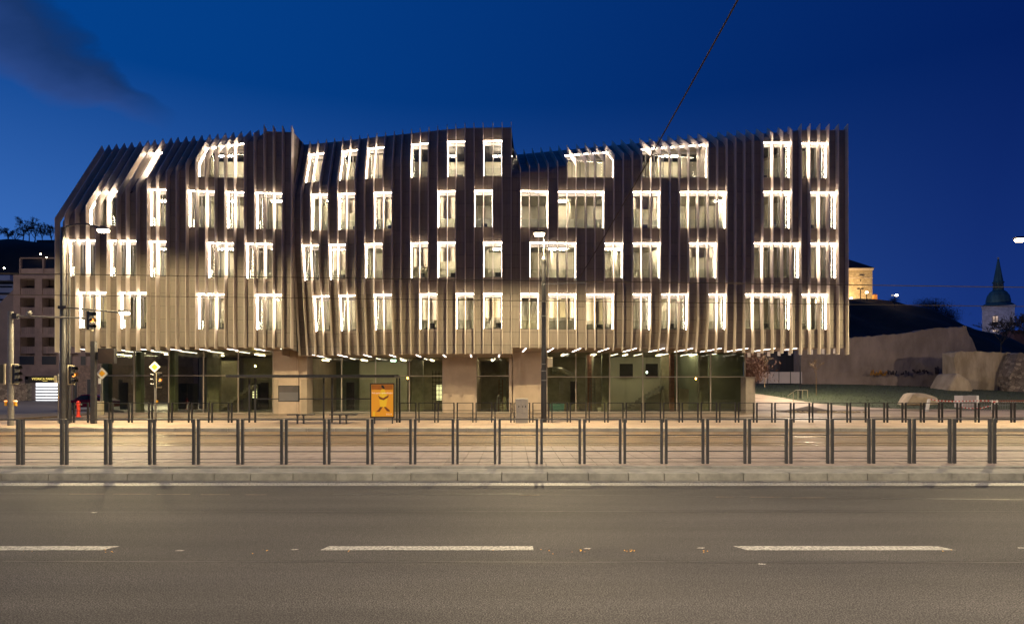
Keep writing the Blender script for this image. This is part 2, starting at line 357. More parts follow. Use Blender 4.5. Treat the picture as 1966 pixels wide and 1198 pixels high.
# road markings
rm = setting(MB().face([(-60, 13.08, 0.004), (60, 13.08, 0.004), (60, 13.56, 0.004), (-60, 13.56, 0.004)]).build('edge_line', 'paint'))
for a, b in ((-7.55, -4.95), (-2.32, 0.26), (2.84, 5.36), (8.0, 10.6), (-12.7, -10.1)):
    n = 26; mb = MB(); sl = 0.12 if a > 2 else -0.05
    pts = [(a, 7.86)]
    pts += [(a + (b - a) * k / n, 7.86 + random.uniform(-0.006, 0.006)) for k in range(1, n)] + [(b, 7.86), (b - 0.1 * (1 if a > 0 else -0.0 if a > -4 else -1), 8.06)]
    pts += [(b - (b - a) * k / n, 8.06 + random.uniform(-0.006, 0.006)) for k in range(1, n)] + [(a - 0.10 + (0 if a > 2 else 0.16), 8.06)]
    mb.face([(px, py, 0.004) for px, py in pts]); setting(mb.build('lane_dash', 'paint'))
# repaired seams in the asphalt
M['seam'] = mat('bitumen_seam', (0.018, 0.017, 0.017), 0.5, 0, 0.3, 6); M['scrape'] = mat('scraped_asphalt', (0.20, 0.13, 0.08), 0.7, 0, 0.3, 12)
def ribbon(pts, w, z):
    mb = MB(); n = len(pts)
    for k in range(n - 1):
        (x0, y0), (x1, y1) = pts[k], pts[k + 1]; w0 = w * (0.5 + 0.5 * random.random()) ; mb.face([(x0, y0, z), (x1, y1, z), (x1, y1 + w0, z), (x0, y0 + w0, z)])
    return mb
for px0, px1, y0, y1, w, m in ((640, 1000, 12.02, 12.05, 0.06, 'seam'), (1700, 2100, 11.55, 11.35, 0.08, 'seam'), (1000, 1700, 12.0, 11.6, 0.02, 'seam'), (-40, 130, 12.1, 12.06, 0.03, 'seam'), (0, 1966, 10.3, 10.35, 0.02, 'seam'), (0, 1966, 7.35, 7.3, 0.022, 'seam')):
    n = 40; pts = [(X(px0 + (px1 - px0) * k / n, (y0 + y1) / 2), y0 + (y1 - y0) * k / n + random.uniform(-.012, .012)) for k in range(n + 1)]
    setting(ribbon(pts, w, 0.003).build('road_seam', m))
for px0, px1, yy in ((132, 200, 12.04), (215, 290, 12.03), (300, 365, 12.0), (385, 440, 11.97), (470, 510, 11.95), (995, 1035, 11.9), (1375, 1410, 11.7), (1520, 1585, 11.62), (1440, 1500, 11.7)):
    pts = [(X(px0 + (px1 - px0) * k / 8, yy), yy + random.uniform(-.01, .01)) for k in range(9)]
    setting(ribbon(pts, 0.035, 0.0045).build('road_scrape', 'scrape'))
lf = MB()
for cxp, n in ((210, 4), (55, 2), (680, 3), (960, 2), (1115, 6), (1215, 8), (1352, 3), (1820, 4), (500, 3), (1050, 3)):
    for _ in range(n):
        px = random.gauss(cxp, 9); yy = random.gauss(7.78, 0.06); x = X(px, yy); s = random.uniform(0.006, 0.014); a = random.random() * 3
        lf.face([(x + s * math.cos(a + t) * random.uniform(.5, 1.4), yy + s * math.sin(a + t), 0.005 + random.random() * 0.008) for t in (0, 1.6, 3.1, 4.7)])
M['leafy'] = mat('fallen_leaf_yellow', (0.75, 0.36, 0.02), 0.7, 0, 0.3, 20)
setting(lf.build('fallen_leaves', 'leafy'), 'stuff', 'small yellow leaf scraps on the asphalt')
pb = MB()
for px, py in ((180, 984), (345, 1057), (565, 1055), (1345, 1052), (1127, 1053), (1462, 1083), (1960, 1052)):
    yy = CZ * F / (py - HY); x = X(px, yy)
    pb.face([(x - .05, yy - .02, .005), (x + .03, yy - .025, .005), (x + .06, yy + .01, .006), (x - .02, yy + .025, .006)])
setting(pb.build('road_paint_flecks', 'paint'), 'stuff')
# ================================================================== OFFICE BUILDING
bld = thing('office_building', 'wide five storey office block clad in bronze fins with glowing window surrounds', 'building')
def lerp(a, b, t): return a + (b - a) * t
def interp(tab, v):
    if v <= tab[0][0]: return tab[0][1]
    for (a, fa_), (b, fb) in zip(tab, tab[1:]):
        if v <= b: return lerp(fa_, fb, (v - a) / (b - a))
    return tab[-1][1]
YOUT = [(105, 43.65), (290, 44.0), (400, 44.5), (558, 44.95), (562, 45.3), (640, 45.1), (720, 44.8), (850, 44.4), (980, 44.25), (1010, 44.4), (1100, 44.6), (1640, 44.6)]
A_px = [v / 3.744 + 80 for v in (95,165,240,315,387,465,540,605,680,755,820,895,965,1035,1105,1175,1243,1312,1380,1455,1525,1592,1658,1725,1790)]
B_px = [v / 3.744 + 540 for v in (80,140,205,270,335,400,463,530,595,660,728,795,858,925,990,1055,1120,1190,1253,1320,1385,1450,1520,1587,1653)]
C_px = [v / 3.744 + 960 for v in (147,213,280,348,417,485,550,620,685,753,822,888,955,1022,1090,1158,1225,1293,1360,1430,1500,1567,1635,1697,1762,1825,1893)] + [1485,1503.7,1521.5,1539.7,1557,1575.6,1593.5,1611.6,1629.5]
ZR = 20.02
def curveA(i):
    px = A_px[i]; Yo = interp(YOUT, px); x = X(px, Yo); zb = lerp(4.38, 4.72, min(1, max(0, (i - 2) / 16)))
    zk = Z(419 - 8.15 * i, Yo); Yt = Yo + 4.95 * (1 - i / 24) ** 1.0
    pts = [(x, Yo, zb)]
    if zk < ZR - 0.5: pts.append((x, Yo, zk))
    else: Yt = Yo + 0.12
    pts.append((x, Yt, ZR)); return pts
def curveB(i, top=True):
    px = B_px[i]; Yo = interp(YOUT, px); x = X(px, Yo)
    k2 = Z(541 + (px - 667) * 0.68, Yo); rec = max(0.0, 1.35 * (1 - i / 16.5)) ; zb = 4.31
    pts = [(x, Yo + rec, zb)]
    if rec > 0.02 and k2 > zb + 0.3: pts.append((x, Yo, k2))
    zk = Z(373.6 - (px - 562.7) * 0.3287, Yo); rt = max(0.0, 2.1 * (1 - i / 19))
    zt = lerp(19.82, 19.98, i / 24)
    if rt > 0.02 and zk < zt - 0.3: pts.append((x, Yo, zk))
    elif rt <= 0.02: rt = 0
    pts.append((x, Yo + rt, zt)); return pts
def curveC(i):
    px = C_px[i] if i >= 0 else 982.9; Yo = interp(YOUT, px); x = X(px, Yo); zb = lerp(4.70, 4.28, max(i, 0) / 35)
    rec = 0.75 * max(0, 1 - abs(px - 1290) / 150); zlow = Z(615, Yo)
    pts = [(x, Yo + rec, zb)]
    if rec > 0.02: pts.append((x, Yo, zlow))
    yk = 220 + (378 - 0.136 * ((px - 960) * 3.744 - 147)) / 3.744
    zk = Z(yk, Yo); ytop = interp([(983, 290), (1250, 266), (1420, 252), (1629.5, 236)], px)
    Yt = min(49.6, (ZR - CZ) * F / (HY - ytop)); 
    if zk < ZR - 0.3 and Yt > Yo + 0.1: pts.append((x, Yo, zk)); pts.append((x - 0.32 * min(1, (Yt - Yo) / 2.0) * (0 if i < 0 else 1), Yt, ZR))
    else: pts.append((x, Yo + 0.1, ZR))
    return pts
def offset(pts, d):
    out = []
    for k, p in enumerate(pts):
        ns = []
        for a, b in ((k - 1, k), (k, k + 1)):
            if a < 0 or b >= len(pts): continue
            dY, dZ = pts[b][1] - pts[a][1], pts[b][2] - pts[a][2]; l = math.hypot(dY, dZ); ns.append((dZ / l, -dY / l))
        nY = sum(n[0] for n in ns) / len(ns); nZ = sum(n[1] for n in ns) / len(ns); l2 = nY * nY + nZ * nZ
        out.append((p[0], p[1] + d * nY / l2, p[2] + d * nZ / l2))
    return out
def at(curve, z):
    if z <= curve[0][2]: a, b = curve[0], curve[1]
    else:
        a, b = curve[-2], curve[-1]
        for p, q_ in zip(curve, curve[1:]):
            if z <= q_[2]: a, b = p, q_; break
    t = (z - a[2]) / (b[2] - a[2]); return (lerp(a[0], b[0], t), lerp(a[1], b[1], t), z)
FT = 0.021
def fin(pts, dep=0.50, name='fin'):
    inn = offset(pts, dep); n = len(pts); mb = MB(); V = []
    inn[0] = (inn[0][0], inn[0][1], pts[0][2])
    # pointed tip: the outer edge runs on above the roof
    tip = pts[-1]; prv = pts[-2]; l = math.dist(tip, prv); ext = 0.10
    pts = pts[:-1] + [tuple(tip[c] + (tip[c] - prv[c]) / l * ext for c in range(3))]
    for s in (-FT, FT):
        for p in pts: V.append((p[0] + s, p[1], p[2]))
        for p in inn: V.append((p[0] + s, p[1], p[2]))
    m2 = 2 * n; mb.v = V
    for k in range(n - 1):
        mb.f += [(k, k + 1, n + k + 1, n + k), (m2 + k, m2 + n + k, m2 + n + k + 1, m2 + k + 1),
                 (k, m2 + k, m2 + k + 1, k + 1), (n + k, n + k + 1, m2 + n + k + 1, m2 + n + k)]
    mb.f += [(0, n, m2 + n, m2), (n - 1, m2 + n - 1, m2 + 2 * n - 1, 2 * n - 1)]
    return mb.build(name, 'fin', bld)
ROWS = {1: (16.53, 18.95), 2: (13.04, 15.54), 3: (9.60, 12.0), 4: (6.05, 8.47)}
WIN = {'A': {1: [(6, 9), (14, 19)], 2: [(3, 6), (9, 11), (13, 16), (17, 19), (20, 23)], 3: [(1, 4), (5, 8), (9, 11), (15, 18), (19, 22)], 4: [(2, 5), (6, 9), (14, 17), (20, 23)]},
       'B': {1: [(1, 3), (5, 7), (8, 10), (13, 15), (17, 19), (21, 23)], 2: [(2, 4), (5, 7), (9, 11), (16, 18), (20, 22)], 3: [(1, 3), (4, 6), (8, 10), (13, 15), (16, 18), (21, 23)], 4: [(2, 4), (5, 7), (9, 11), (14, 16), (18, 20), (21, 23)]},
       'C': {1: [(5, 10), (13, 20), (26, 29), (30, 33)], 2: [(0, 3), (4, 9), (12, 15), (17, 22), (26, 29), (31, 34)], 3: [(1, 6), (9, 11), (12, 15), (18, 21), (25, 30), (31, 34)], 4: [(0, 2), (3, 6), (7, 10), (12, 14), (15, 18), (20, 22), (24, 29), (30, 33)]}}
SEG = {}
SD = 0.42
for s, fn, n, zsb in (('A', curveA, 25, 4.82), ('B', curveB, 25, 4.34), ('C', curveC, 36, 4.76)):
    outer = [fn(i) for i in range(n)]; skin = [offset(c, SD) for c in outer]
    if s == 'A':
        skin[0] = [(p[0] + 0.24, p[1], p[2]) for p in skin[0]]
    for i, c in enumerate(outer): fin(c)
    SEG[s] = dict(outer=outer, skin=skin, n=n, zb=zsb)
SEG['C']['edge'] = offset(curveC(-1), SD)
ZT = 19.86
levels = [8.47 + k * 0.8825 for k in range(-6, 14)]
panels = []          # (area estimate, mesh builder)
backing = MB()
def strip(mb, c0, c1, z0, z1, dy=0.0, gx=0.0):
    n = max(1, int((z1 - z0) / 0.42 + 0.5)); prev = None
    for k in range(n + 1):
        z = lerp(z0, z1, k / n); a, b = at(c0, z), at(c1, z)
        a = (a[0] + gx, a[1] + dy, z); b = (b[0] - gx, b[1] + dy, z)
        if prev: mb.face([prev[0], prev[1], b, a])
        prev = (a, b)
def panel(c0, c1, z0, z1):
    mb = MB(); g = 0.011; z0 += g; z1 -= g
    n = max(1, int((z1 - z0) / 0.5 + 0.5)); base = 0
    for k in range(n + 1):
        z = lerp(z0, z1, k / n); a, b = at(c0, z), at(c1, z)
        mb.v += [(a[0] + .012, a[1], z), (b[0] - .012, b[1], z), (b[0] - .012, b[1] + .035, z), (a[0] + .012, a[1] + .035, z)]
        if k:
            q = 4 * (k - 1); mb.f += [(q, q + 1, q + 5, q + 4), (q + 1, q + 2, q + 6, q + 5), (q + 3, q, q + 4, q + 7)]
    mb.f += [(0, 3, 2, 1), (4 * n, 4 * n + 1, 4 * n + 2, 4 * n + 3)]
    panels.append((z1 - z0, mb))
def cover(c0, c1, zb, wins, thick=True, ztop=ZT):
    zz = [zb] + [l for l in levels if zb + 0.12 < l < ztop - 0.1] + [ztop]
    for z0, z1 in zip(zz, zz[1:]):
        parts = [(z0, z1)]
        for ws, wh in wins:
            np_ = []
            for a, b in parts:
                if wh <= a or ws >= b: np_.append((a, b)); continue
                if ws > a + 0.03: np_.append((a, ws))
                if wh < b - 0.03: np_.append((wh, b))
            parts = np_
        for a, b in parts: panel(c0, c1, a, b)
    cuts = [zb] + sorted(sum(([a, b] for a, b in wins), [])) + [ztop]
    for a, b in zip(cuts[::2], cuts[1::2]): strip(backing, c0, c1, a, b, 0.05)
for s in 'ABC':
    S = SEG[s]
    for b in range(S['n'] - 1):
        wins = [ROWS[r] for r in WIN[s] for (i, j) in WIN[s][r] if i <= b < j]
        cover(S['skin'][b], S['skin'][b + 1], S['zb'], sorted(wins))
cover(SEG['A']['skin'][-1], SEG['B']['skin'][0], 4.6, [])
cover(SEG['C']['edge'], SEG['C']['skin'][0], SEG['C']['zb'], [])
strip(backing, SEG['B']['skin'][-1], SEG['C']['edge'], 4.34, ZT, 0.03)
panels.sort(key=lambda p: -p[0])
restp = MB()
pick = set(range(0, 300))
order = list(range(len(panels))); random.Random(3).shuffle(order)
full = [k for k in order if panels[k][0] > 0.8][:299]; fs = set(full)
for k, (h, mb) in enumerate(panels):
    if k in fs: mb.build('facade_panel', 'panel', bld)
    else:
        i = len(restp.v); restp.v += mb.v; restp.f += [tuple(i + q for q in f) for f in mb.f]
o = restp.build('facade_panel', 'panel', bld); o['kind'] = 'stuff'
# --- roof, soffit, end walls
def soff(curves, zb, pre, post, name):
    pts = [(at(c, zb)[0], at(c, zb)[1] + 0.02) for c in curves]
    return MB().prism(pre + pts + post, 2, zb, zb + 0.12).build(name, 'soffit', bld)
xa0, ya0 = at(SEG['A']['skin'][0], 4.82)[:2]
soff(SEG['A']['skin'], 4.82, [], [(-18.6, 60), (-29.0, 60), (-29.6, 52)], 'soffit')
soff(SEG['B']['skin'], 4.34, [(at(SEG['A']['skin'][-1], 4.6)[0] + 0.05, 46.3)], [(0.0, 60), (-18.55, 60)], 'soffit')
MB().prism([(-18.57, 60), (-16.25, 45.9), (-16.2, 45.9), (-18.52, 60)], 2, 4.34, 4.9).build('soffit_step', 'soffit', bld)
soff(SEG['C']['skin'], 4.76, [(0.06, 45.0)], [(18.55, 51), (12.7, 58), (0.06, 60)], 'soffit')
MB().box(0.0, 0.05, 44.8, 60, 4.34, 4.88).build('soffit_step', 'soffit', bld)
roofpts = [(at(c, ZT)[0], at(c, ZT)[1] + .09) for s in 'ABC' for c in SEG[s]['skin']]
MB().prism(roofpts + [(12.7, 62), (-28.8, 62)], 2, ZT - 0.3, ZT - 0.02).build('roof', 'backing', bld)
MB().box(-28.8, 12.7, 59.9, 60, 0, ZT - 0.3).build('rear_wall', 'panel', bld)
c0 = SEG['A']['skin'][0]
MB().face([at(c0, 4.82), at(c0, c0[1][2]), at(c0, ZT - 0.02), (-28.8, 60, ZT - 0.02), (-28.8, 60, 4.82)]).build('end_wall', 'panel', bld)
cL = SEG['C']['skin'][-1]; e0 = at(cL, 4.76)
ex, ey = e0[0], e0[1]
MB().face([(ex, ey, 4.76), (12.7, 58, 4.76), (12.7, 58, ZT), (ex, ey, ZT)]).build('end_wall', 'panel', bld)
for k in range(1, 20):                                  # fins of the hidden east side, their tips hang below the soffit
    t = k / 20; bx, by = lerp(ex, 12.7, t), lerp(ey, 58, t); nx_, ny_ = 0.77, 0.64
    mb = MB(); q = [(bx - 0.02, by - 0.03), (bx + 0.02, by + 0.03), (bx + 0.02 + nx_ * .42, by + .03 + ny_ * .42), (bx - 0.02 + nx_ * .42, by - .03 + ny_ * .42)]
    mb.prism(q, 2, 4.42, 20.1).build('fin', 'fin', bld)
backing.build('sheathing', 'backing', bld)
# --- windows
def window(S, a, b, row):
    zs, zh = ROWS[row]; A_, B_ = S['skin'][a], S['skin'][b]
    ia, ib = 0.03, -0.03
    zl = sorted({zs, zh} | {p[2] for p in A_ + B_ if zs < p[2] < zh})
    Yg = max([at(c, z)[1] for c in S['skin'][a:b + 1] for z in zl]) + 0.34
    xa = max(at(A_, zs)[0], at(A_, zh)[0]) ; xb = min(at(B_, zs)[0], at(B_, zh)[0])
    w = MB()
    for c, xg in ((A_, xa), (B_, xb)):
        sg = 0.028 if c is A_ else -0.028
        pts = [at(c, z) for z in zl]
        w.face([(p[0] + sg, p[1] - 0.02, p[2]) for p in pts] + [(xg + sg, Yg + .05, zh), (xg + sg, Yg + .05, zs)])
    for z in (zs, zh):
        p, q_ = at(A_, z), at(B_, z); w.face([(p[0], p[1] - .01, z), (q_[0], q_[1] - .01, z), (xb, Yg + .05, z), (xa, Yg + .05, z)])
    wo_ = w.build('window', 'reveal', bld)
    x0, x1 = xa + 0.03, xb - 0.03; f = MB(); t = 0.055
    f.box(x0, x0 + t, Yg - .03, Yg + .05, zs + .001, zh - .001); f.box(x1 - t, x1, Yg - .03, Yg + .05, zs + .001, zh - .001)
    f.box(x0 + t, x1 - t, Yg - .03, Yg + .05, zs + .001, zs + 0.07); f.box(x0 + t, x1 - t, Yg - .08, Yg + .05, zh - 0.24, zh - .001)
    nb = b - a; cuts = [x0 + t]
    for k in range(1, nb):
        if (nb == 2 and k == 1) or (nb > 2 and k in (1, nb - 1)) or nb > 4:
            xm = lerp(x0, x1, k / nb); f.box(xm - .03, xm + .03, Yg - .025, Yg + .04, zs + .07, zh - .24)
    for k in range(int((x1 - x0) / 0.45)):
        xm = x0 + 0.25 + k * 0.45
        if xm < x1 - .1: f.box(xm - .012, xm + .012, Yg - .10, Yg - .08, zh - .17, zh - .11)
    f.build('frame', 'frame', wo_)
    MB().face([(x0, Yg, zs + .05), (x1, Yg, zs + .05), (x1, Yg, zh - .2), (x0, Yg, zh - .2)]).build('pane', 'pane', wo_)
    MB().box(x0, x1, Yg - .20, Yg - .188, zs + 0.02, zs + 0.62).build('guard_pane', 'guard', wo_)
    hsh = random.Random(a * 31 + row * 7 + int(x0 * 10)); u = hsh.random()
    if u < .30 and nb <= 3:
        bh = hsh.uniform(.35, 1.9); MB().box(x0 + .06, x1 - .06, Yg + .14, Yg + .15, zh - .25 - bh, zh - .25).build('roller_blind', 'blind', wo_)
    if hsh.random() < .5:
        d = MB(); xd = lerp(x0, x1, hsh.uniform(.1, .5)); d.box(xd, xd + .8, Yg + .5, Yg + 1.2, zs + .15, zs + .19)
        d.box(xd + .2, xd + .62, Yg + .8, Yg + .84, zs + .22, zs + .52); d.box(xd + .38, xd + .44, Yg + .8, Yg + .84, zs + .19, zs + .24); d.build('desk', 'darkst', wo_)
    l = MB()
    for c, sg in ((A_, 1), (B_, -1)):
        zz = [zs + .02] + [z for z in zl if zs < z < zh] + [zh - .03]
        for z0, z1 in zip(zz, zz[1:]):
            p, q_ = at(c, z0), at(c, z1); o_ = sg * 0.038
            q4 = [(p[0] + o_, p[1] + .03, z0), (p[0] + o_, p[1] + .19, z0), (q_[0] + o_, q_[1] + .19, z1), (q_[0] + o_, q_[1] + .03, z1)]
            l.face(q4)
    p, q_ = at(A_, zh), at(B_, zh)
    for x_, y_, x2, y2 in ((p[0], p[1], q_[0], q_[1]),):
        i = len(l.v)
        l.v += [(x_ - .0, y_ - .03, zh - .035), (x2, y2 - .03, zh - .035), (x2, y2 + .08, zh - .035), (x_, y_ + .08, zh - .035),
                (x_ - .0, y_ - .03, zh - .004), (x2, y2 - .03, zh - .004), (x2, y2 + .08, zh - .004), (x_, y_ + .08, zh - .004)]
        l.f += [tuple(i + k for k in q) for q in ((0, 3, 2, 1), (4, 5, 6, 7), (0, 1, 5, 4), (1, 2, 6, 5), (2, 3, 7, 6), (3, 0, 4, 7))]
    l.build('light_strip', 'led', wo_)
for s in 'ABC':
    for row in WIN[s]:
        for a, b in WIN[s][row]: window(SEG[s], a, b, row)
# --- rooms behind the windows
ex_r = at(SEG['C']['skin'][-1], 4.76)
inn = MB()
for k, (z0, z1) in enumerate(((8.75, 9.3), (12.3, 12.75), (15.85, 16.25), (4.95, 5.75))):
    inn.box(-30, 20, 48.6 if k == 3 else 46.9, 53, z0, z1)
inn.box(-28.5, 18, 50.2, 53, 19.2, 19.4)
inn.build('floor_slab', 'inwall', bld)
MB().box(-29.6, 19.0, 49.6, 49.8, 4.95, 19.2).build('room_wall', 'inwall', bld)
MB().prism([(ex_r[0] - .35, ex_r[1] + .75), (19.1, 49.75), (19.0, 49.6), (ex_r[0] - .5, ex_r[1] + .7)], 2, 4.95, 19.2).build('room_wall', 'inwall', bld)
MB().prism([(-30.9, 45.0), (-29.6, 49.7), (-29.5, 49.6), (-30.7, 45.0)], 2, 4.95, 13.0).build('room_wall', 'inwall', bld)
cm = MB(); rr = random.Random(5)
for z0, z1 in ((5.75, 8.75), (9.3, 12.3), (12.75, 15.85), (16.25, 19.2)):
    x = -26
    while x < 17:
        x += rr.uniform(1.6, 4.0); w = rr.choice((0.16, 0.25, 0.4)); cm.box(x, x + w, 48.7, 49.1, z0, z1)
cm.build('room_column', 'inwall', bld)
M['shopfill'] = emis('shop_fill_light', (1.0, 0.86, 0.62), 30)
M['roomlight'] = emis('room_light', (1.0, 0.84, 0.64), 170)
rl = MB()
for z1 in (8.73, 12.28, 15.83, 19.18):
    x = -26
    while x < 19: rl.box(x, x + 1.4, 48.2, 48.3, z1 - .05, z1 - .01); x += 4.1
rl.build('room_light', 'roomlight', bld)
# --- ground floor
GA, GB, GC = 49.0, 50.4, 50.9
def shop(px0, px1, Yg, zb, zt, mull, ztr, side=None):
    x0, x1 = X(px0, Yg), X(px1, Yg)
    xs = [x0] + [X(p, Yg) for p in mull] + [x1]
    for k, (a, b) in enumerate(zip(xs, xs[1:])):
        for z0, z1 in ((zb + .1, ztr - .03), (ztr + .03, zt)):
            MB().box(a + .03, b - .03, Yg, Yg + .02, z0, z1).build('shopfront_pane', 'shop', bld)
    for x in xs: MB().box(x - .035, x + .035, Yg - .06, Yg + .08, zb, zt).build('mullion', 'mull', bld)
    MB().box(x0 + .036, x1 - .036, Yg - .05, Yg + .06, ztr - .03, ztr + .03).build('transom', 'mull', bld)
    MB().box(x0 + .036, x1 - .036, Yg - .05, Yg + .06, zb, zb + .1).build('sill_rail', 'mull', bld)
shop(194, 524.5, GA, .07, 4.82, (257.8, 324.3, 391, 457.7), 2.93)
shop(590, 850, GB, .07, 4.34, (656, 721, 786), 2.93)
shop(915, 978, GB, .07, 4.34, (), 2.93)
shop(1050, 1430, GC, .07, 4.76, (1105.6, 1170.4, 1234, 1299, 1364), 2.87)
def pier(pa, pb, Yf, Yb, zt):
    xa, xb = X(pa, Yf), X(pb, Yf); MB().box(xa, xb, Yf, Yb, 0.06, zt).build('concrete_pier', 'conc', bld)
pier(525.3, 573, GA - .12, 60, 4.815); pier(574, 589.3, GA - 0.0, 60, 4.335); pier(850.8, 914.3, GB - .1, 60, 4.335); pier(978.6, 982.9, GB - .1, 60, 4.335); pier(984.5, 1041, GB - .1, 60, 4.755)
MB().box(X(1041, GC), X(1049.5, GC), GC - .05, 58, .06, 4.755).build('concrete_pier', 'greyconc', bld)
MB().box(X(525.3, GA) + 1.75, X(525.3, GA) + 1.756, GA - .125, GA - .11, .1, 4.8).build('pier_joint', 'backing', bld)
MB().box(X(1431, 49.9), X(1449, 49.9), 49.8, 50.9, 0.02, 2.85).build('side_plinth', mat('grey_cladding', (0.30, 0.26, 0.22), .6), bld)
MB().face([(X(1430, GC), GC, .1), (X(1430, GC) + .0, GC + 7, .1), (X(1430, GC), GC + 7, 4.7), (X(1430, GC), GC, 4.7)]).build('shopfront_pane', 'shop', bld)
MB().face([(X(194, GA), GA, .1), (X(194, GA) + 2.5, GA + 9, .1), (X(194, GA) + 2.5, GA + 9, 4.8), (X(194, GA), GA, 4.8)]).build('shopfront_pane', 'shop', bld)
MB().prism([(12.3, 58.2), (18.15, 51.05), (18.19, 51.2), (12.4, 58.3)], 2, .09, 4.75).build('shop_rear_wall', 'greenwall', bld)
# shopfront interior
MB().box(-30.5, 17.5, GA + .1, 59.8, 0.055, 0.085).build('shop_floor', 'infloor', bld)
M['shopwall'] = mat('bare_shop_wall', (0.34, 0.31, 0.22), 0.85, 0, 0.25, 0.8)
MB().box(-24, 12.5, 58.2, 58.4, .08, 4.75).build('shop_rear_wall', 'shopwall', bld)
for pa, pb, yy in ((197, 208, 49.8), (261, 270, 49.8), (326, 336, 50.5)): MB().box(X(pa, yy), X(pb, yy), yy, yy + .5, .08, 4.8).build('column', 'greenwall', bld)
for pa, pb, yy, m in ((397, 420, 51.5, 'greyconc'), (592, 604, 51.5, 'greyconc'), (790, 812, 52.5, 'greyconc'), (1156, 1169, 52.5, 'greyconc'), (1343, 1359, 52, 'greyconc'), (1125, 1140, 54, 'greyconc'), (1287, 1295, 53, 'brickred'), (1128, 1136, 53.95, 'brickred'), (960, 972, 52, 'greyconc'), (1270, 1286, 55, 'shopwall')):
    MB().box(X(pa, yy), X(pb, yy), yy, yy + .45, .08, 4.75).build('column', m, bld)
for pa, pb, ya, yb, m in ((690, 782, 56, 56.2, 'inwall'), (595, 690, 57.2, 57.4, 'greenwall'), (1172, 1270, 56.5, 56.7, 'inwall'), (421, 455, 55.2, 55.4, 'shopwall')):
    MB().box(X(pa, ya), X(pb, ya), ya, yb, .08, 4.3 if pb < 980 else 4.7).build('partition', m, bld)
for pa, pb, ya, z0, z1 in ((1190, 1215, 56.3, 2.9, 4.1), (1240, 1263, 56.3, 2.9, 4.1), (1095, 1108, 58.0, .1, 2.6), (335, 358, 58.0, .1, 2.4), (360, 380, 58, .1, 2.4), (230, 245, 58, .1, 2.5), (665, 680, 57, .1, 2.5), (500, 515, 58, .1, 2.5)):
    MB().box(X(pa, ya), X(pb, ya), ya, ya + .1, z0, z1).build('doorway', 'backing', bld)
st_ = MB(); 
for k in range(12):
    x0 = X(1195, 56) + k * 0.28; st_.box(x0, x0 + .28, 55, 56.2, 0.1 + k * 0.16, 0.3 + k * 0.17)
st_.build('staircase', 'greyconc', bld)
st_ = MB()
for k in range(11):
    x0 = X(424, 54) + k * 0.26; st_.box(x0, x0 + .26, 53.4, 54.6, 0.1 + k * 0.18, 0.32 + k * 0.19)
st_.build('staircase', 'inwall', bld)
for xx, yy, zz_ in [(X(p, 54), 54, 4.70 if p < 560 or p > 985 else 4.26) for p in (240, 330, 420, 500, 625, 700, 775, 830, 945, 1080, 1140, 1200, 1265, 1330, 1395)]:
    MB().box(xx - .04, xx + .04, yy - 1.1, yy + .9, zz_, zz_ + .04).build('room_light', 'shopfill', bld)  # extra ceiling strips added to brighten the shop interior
# soffit light strips
def soff_strip(pxt, pyt, zb, ln, Y0=None):
    Y0 = (zb - CZ) * F / (HY - pyt); x0 = X(pxt, Y0)
    MB().prism([(x0 - .022, Y0), (x0 + .022, Y0), (x0 + .022 - ln * 0.04, Y0 + ln), (x0 - .022 - ln * 0.04, Y0 + ln)], 2, zb - .016, zb - .004).build('soffit_light', 'sled', bld)
for px in (149.6, 208, 265, 321, 378.6, 435.8, 489, 539): soff_strip(px, 669.5, 4.82, 2.2)
for px in (600, 648.5, 698, 747.8, 799, 850.8, 903.5, 959): soff_strip(px, 681, 4.34, 3.2)
for k, px in enumerate((1010, 1062.6, 1114.8, 1169, 1222, 1276, 1330, 1385, 1436, 1488, 1530)): soff_strip(px, 668.5, 4.76, 4.4 if k < 9 else (3.4 if k == 9 else 1.8))
for px, py, zb, ln in ((240, 674, 4.82, 3), (290, 674, 4.82, 3), (345, 674, 4.82, 3), (400, 674, 4.82, 3), (452, 674, 4.82, 3), (624, 687.5, 4.34, 2), (672, 687.5, 4.34, 2), (722, 687.5, 4.34, 2), (768, 687.5, 4.34, 2), (815, 688, 4.34, 2), (950, 688, 4.34, 2.5),
                       (1090, 679, 4.76, 3), (1140, 679, 4.76, 3), (1186, 679, 4.76, 3), (1233, 679, 4.76, 3), (1283, 679, 4.76, 3), (1328, 679, 4.76, 3), (1375, 679, 4.76, 3)):
    soff_strip(px, py, zb, ln)
M['coolbulb'] = emis('cool_bulb', (0.8, 1.0, 0.9), 40); M['warmbulb'] = emis('warm_bulb', (1.0, 0.72, 0.2), 120); M['orbulb'] = emis('orange_bulb', (1, 0.45, 0.1), 40)
M['exitgreen'] = emis('exit_sign_glow', (0.6, 1.0, 0.85), 14)
for px, py, yy, m, lab in ((490, 703, 52, 'warmbulb', 'bright yellow bulb hanging behind the shopfront beside the left concrete pier'), (782.5, 726, 53, 'orbulb', 'small orange bulb inside the glass just right of the bus shelter'), (1242, 715, 54, 'coolbulb', 'cool white bulb inside the upper glazing right of the dark mast'), (1336, 727, 53, 'orbulb', 'small orange bulb hanging near the right shopfront column')):
    x, y_, z = P(px, py, yy); t = thing('pendant_bulb', lab, 'light bulb', loc=(x, y_, z))
    MB().lathe([(.01, -.07), (.055, -.03), (.06, .02), (.03, .08)], 0, 0, 10).build('bulb', m, t, smooth=True)
    MB().tube([(0, 0, .08), (0, 0, (4.3 if px < 980 else 4.7) - z)], .008, 5).build('cord', 'black', t)
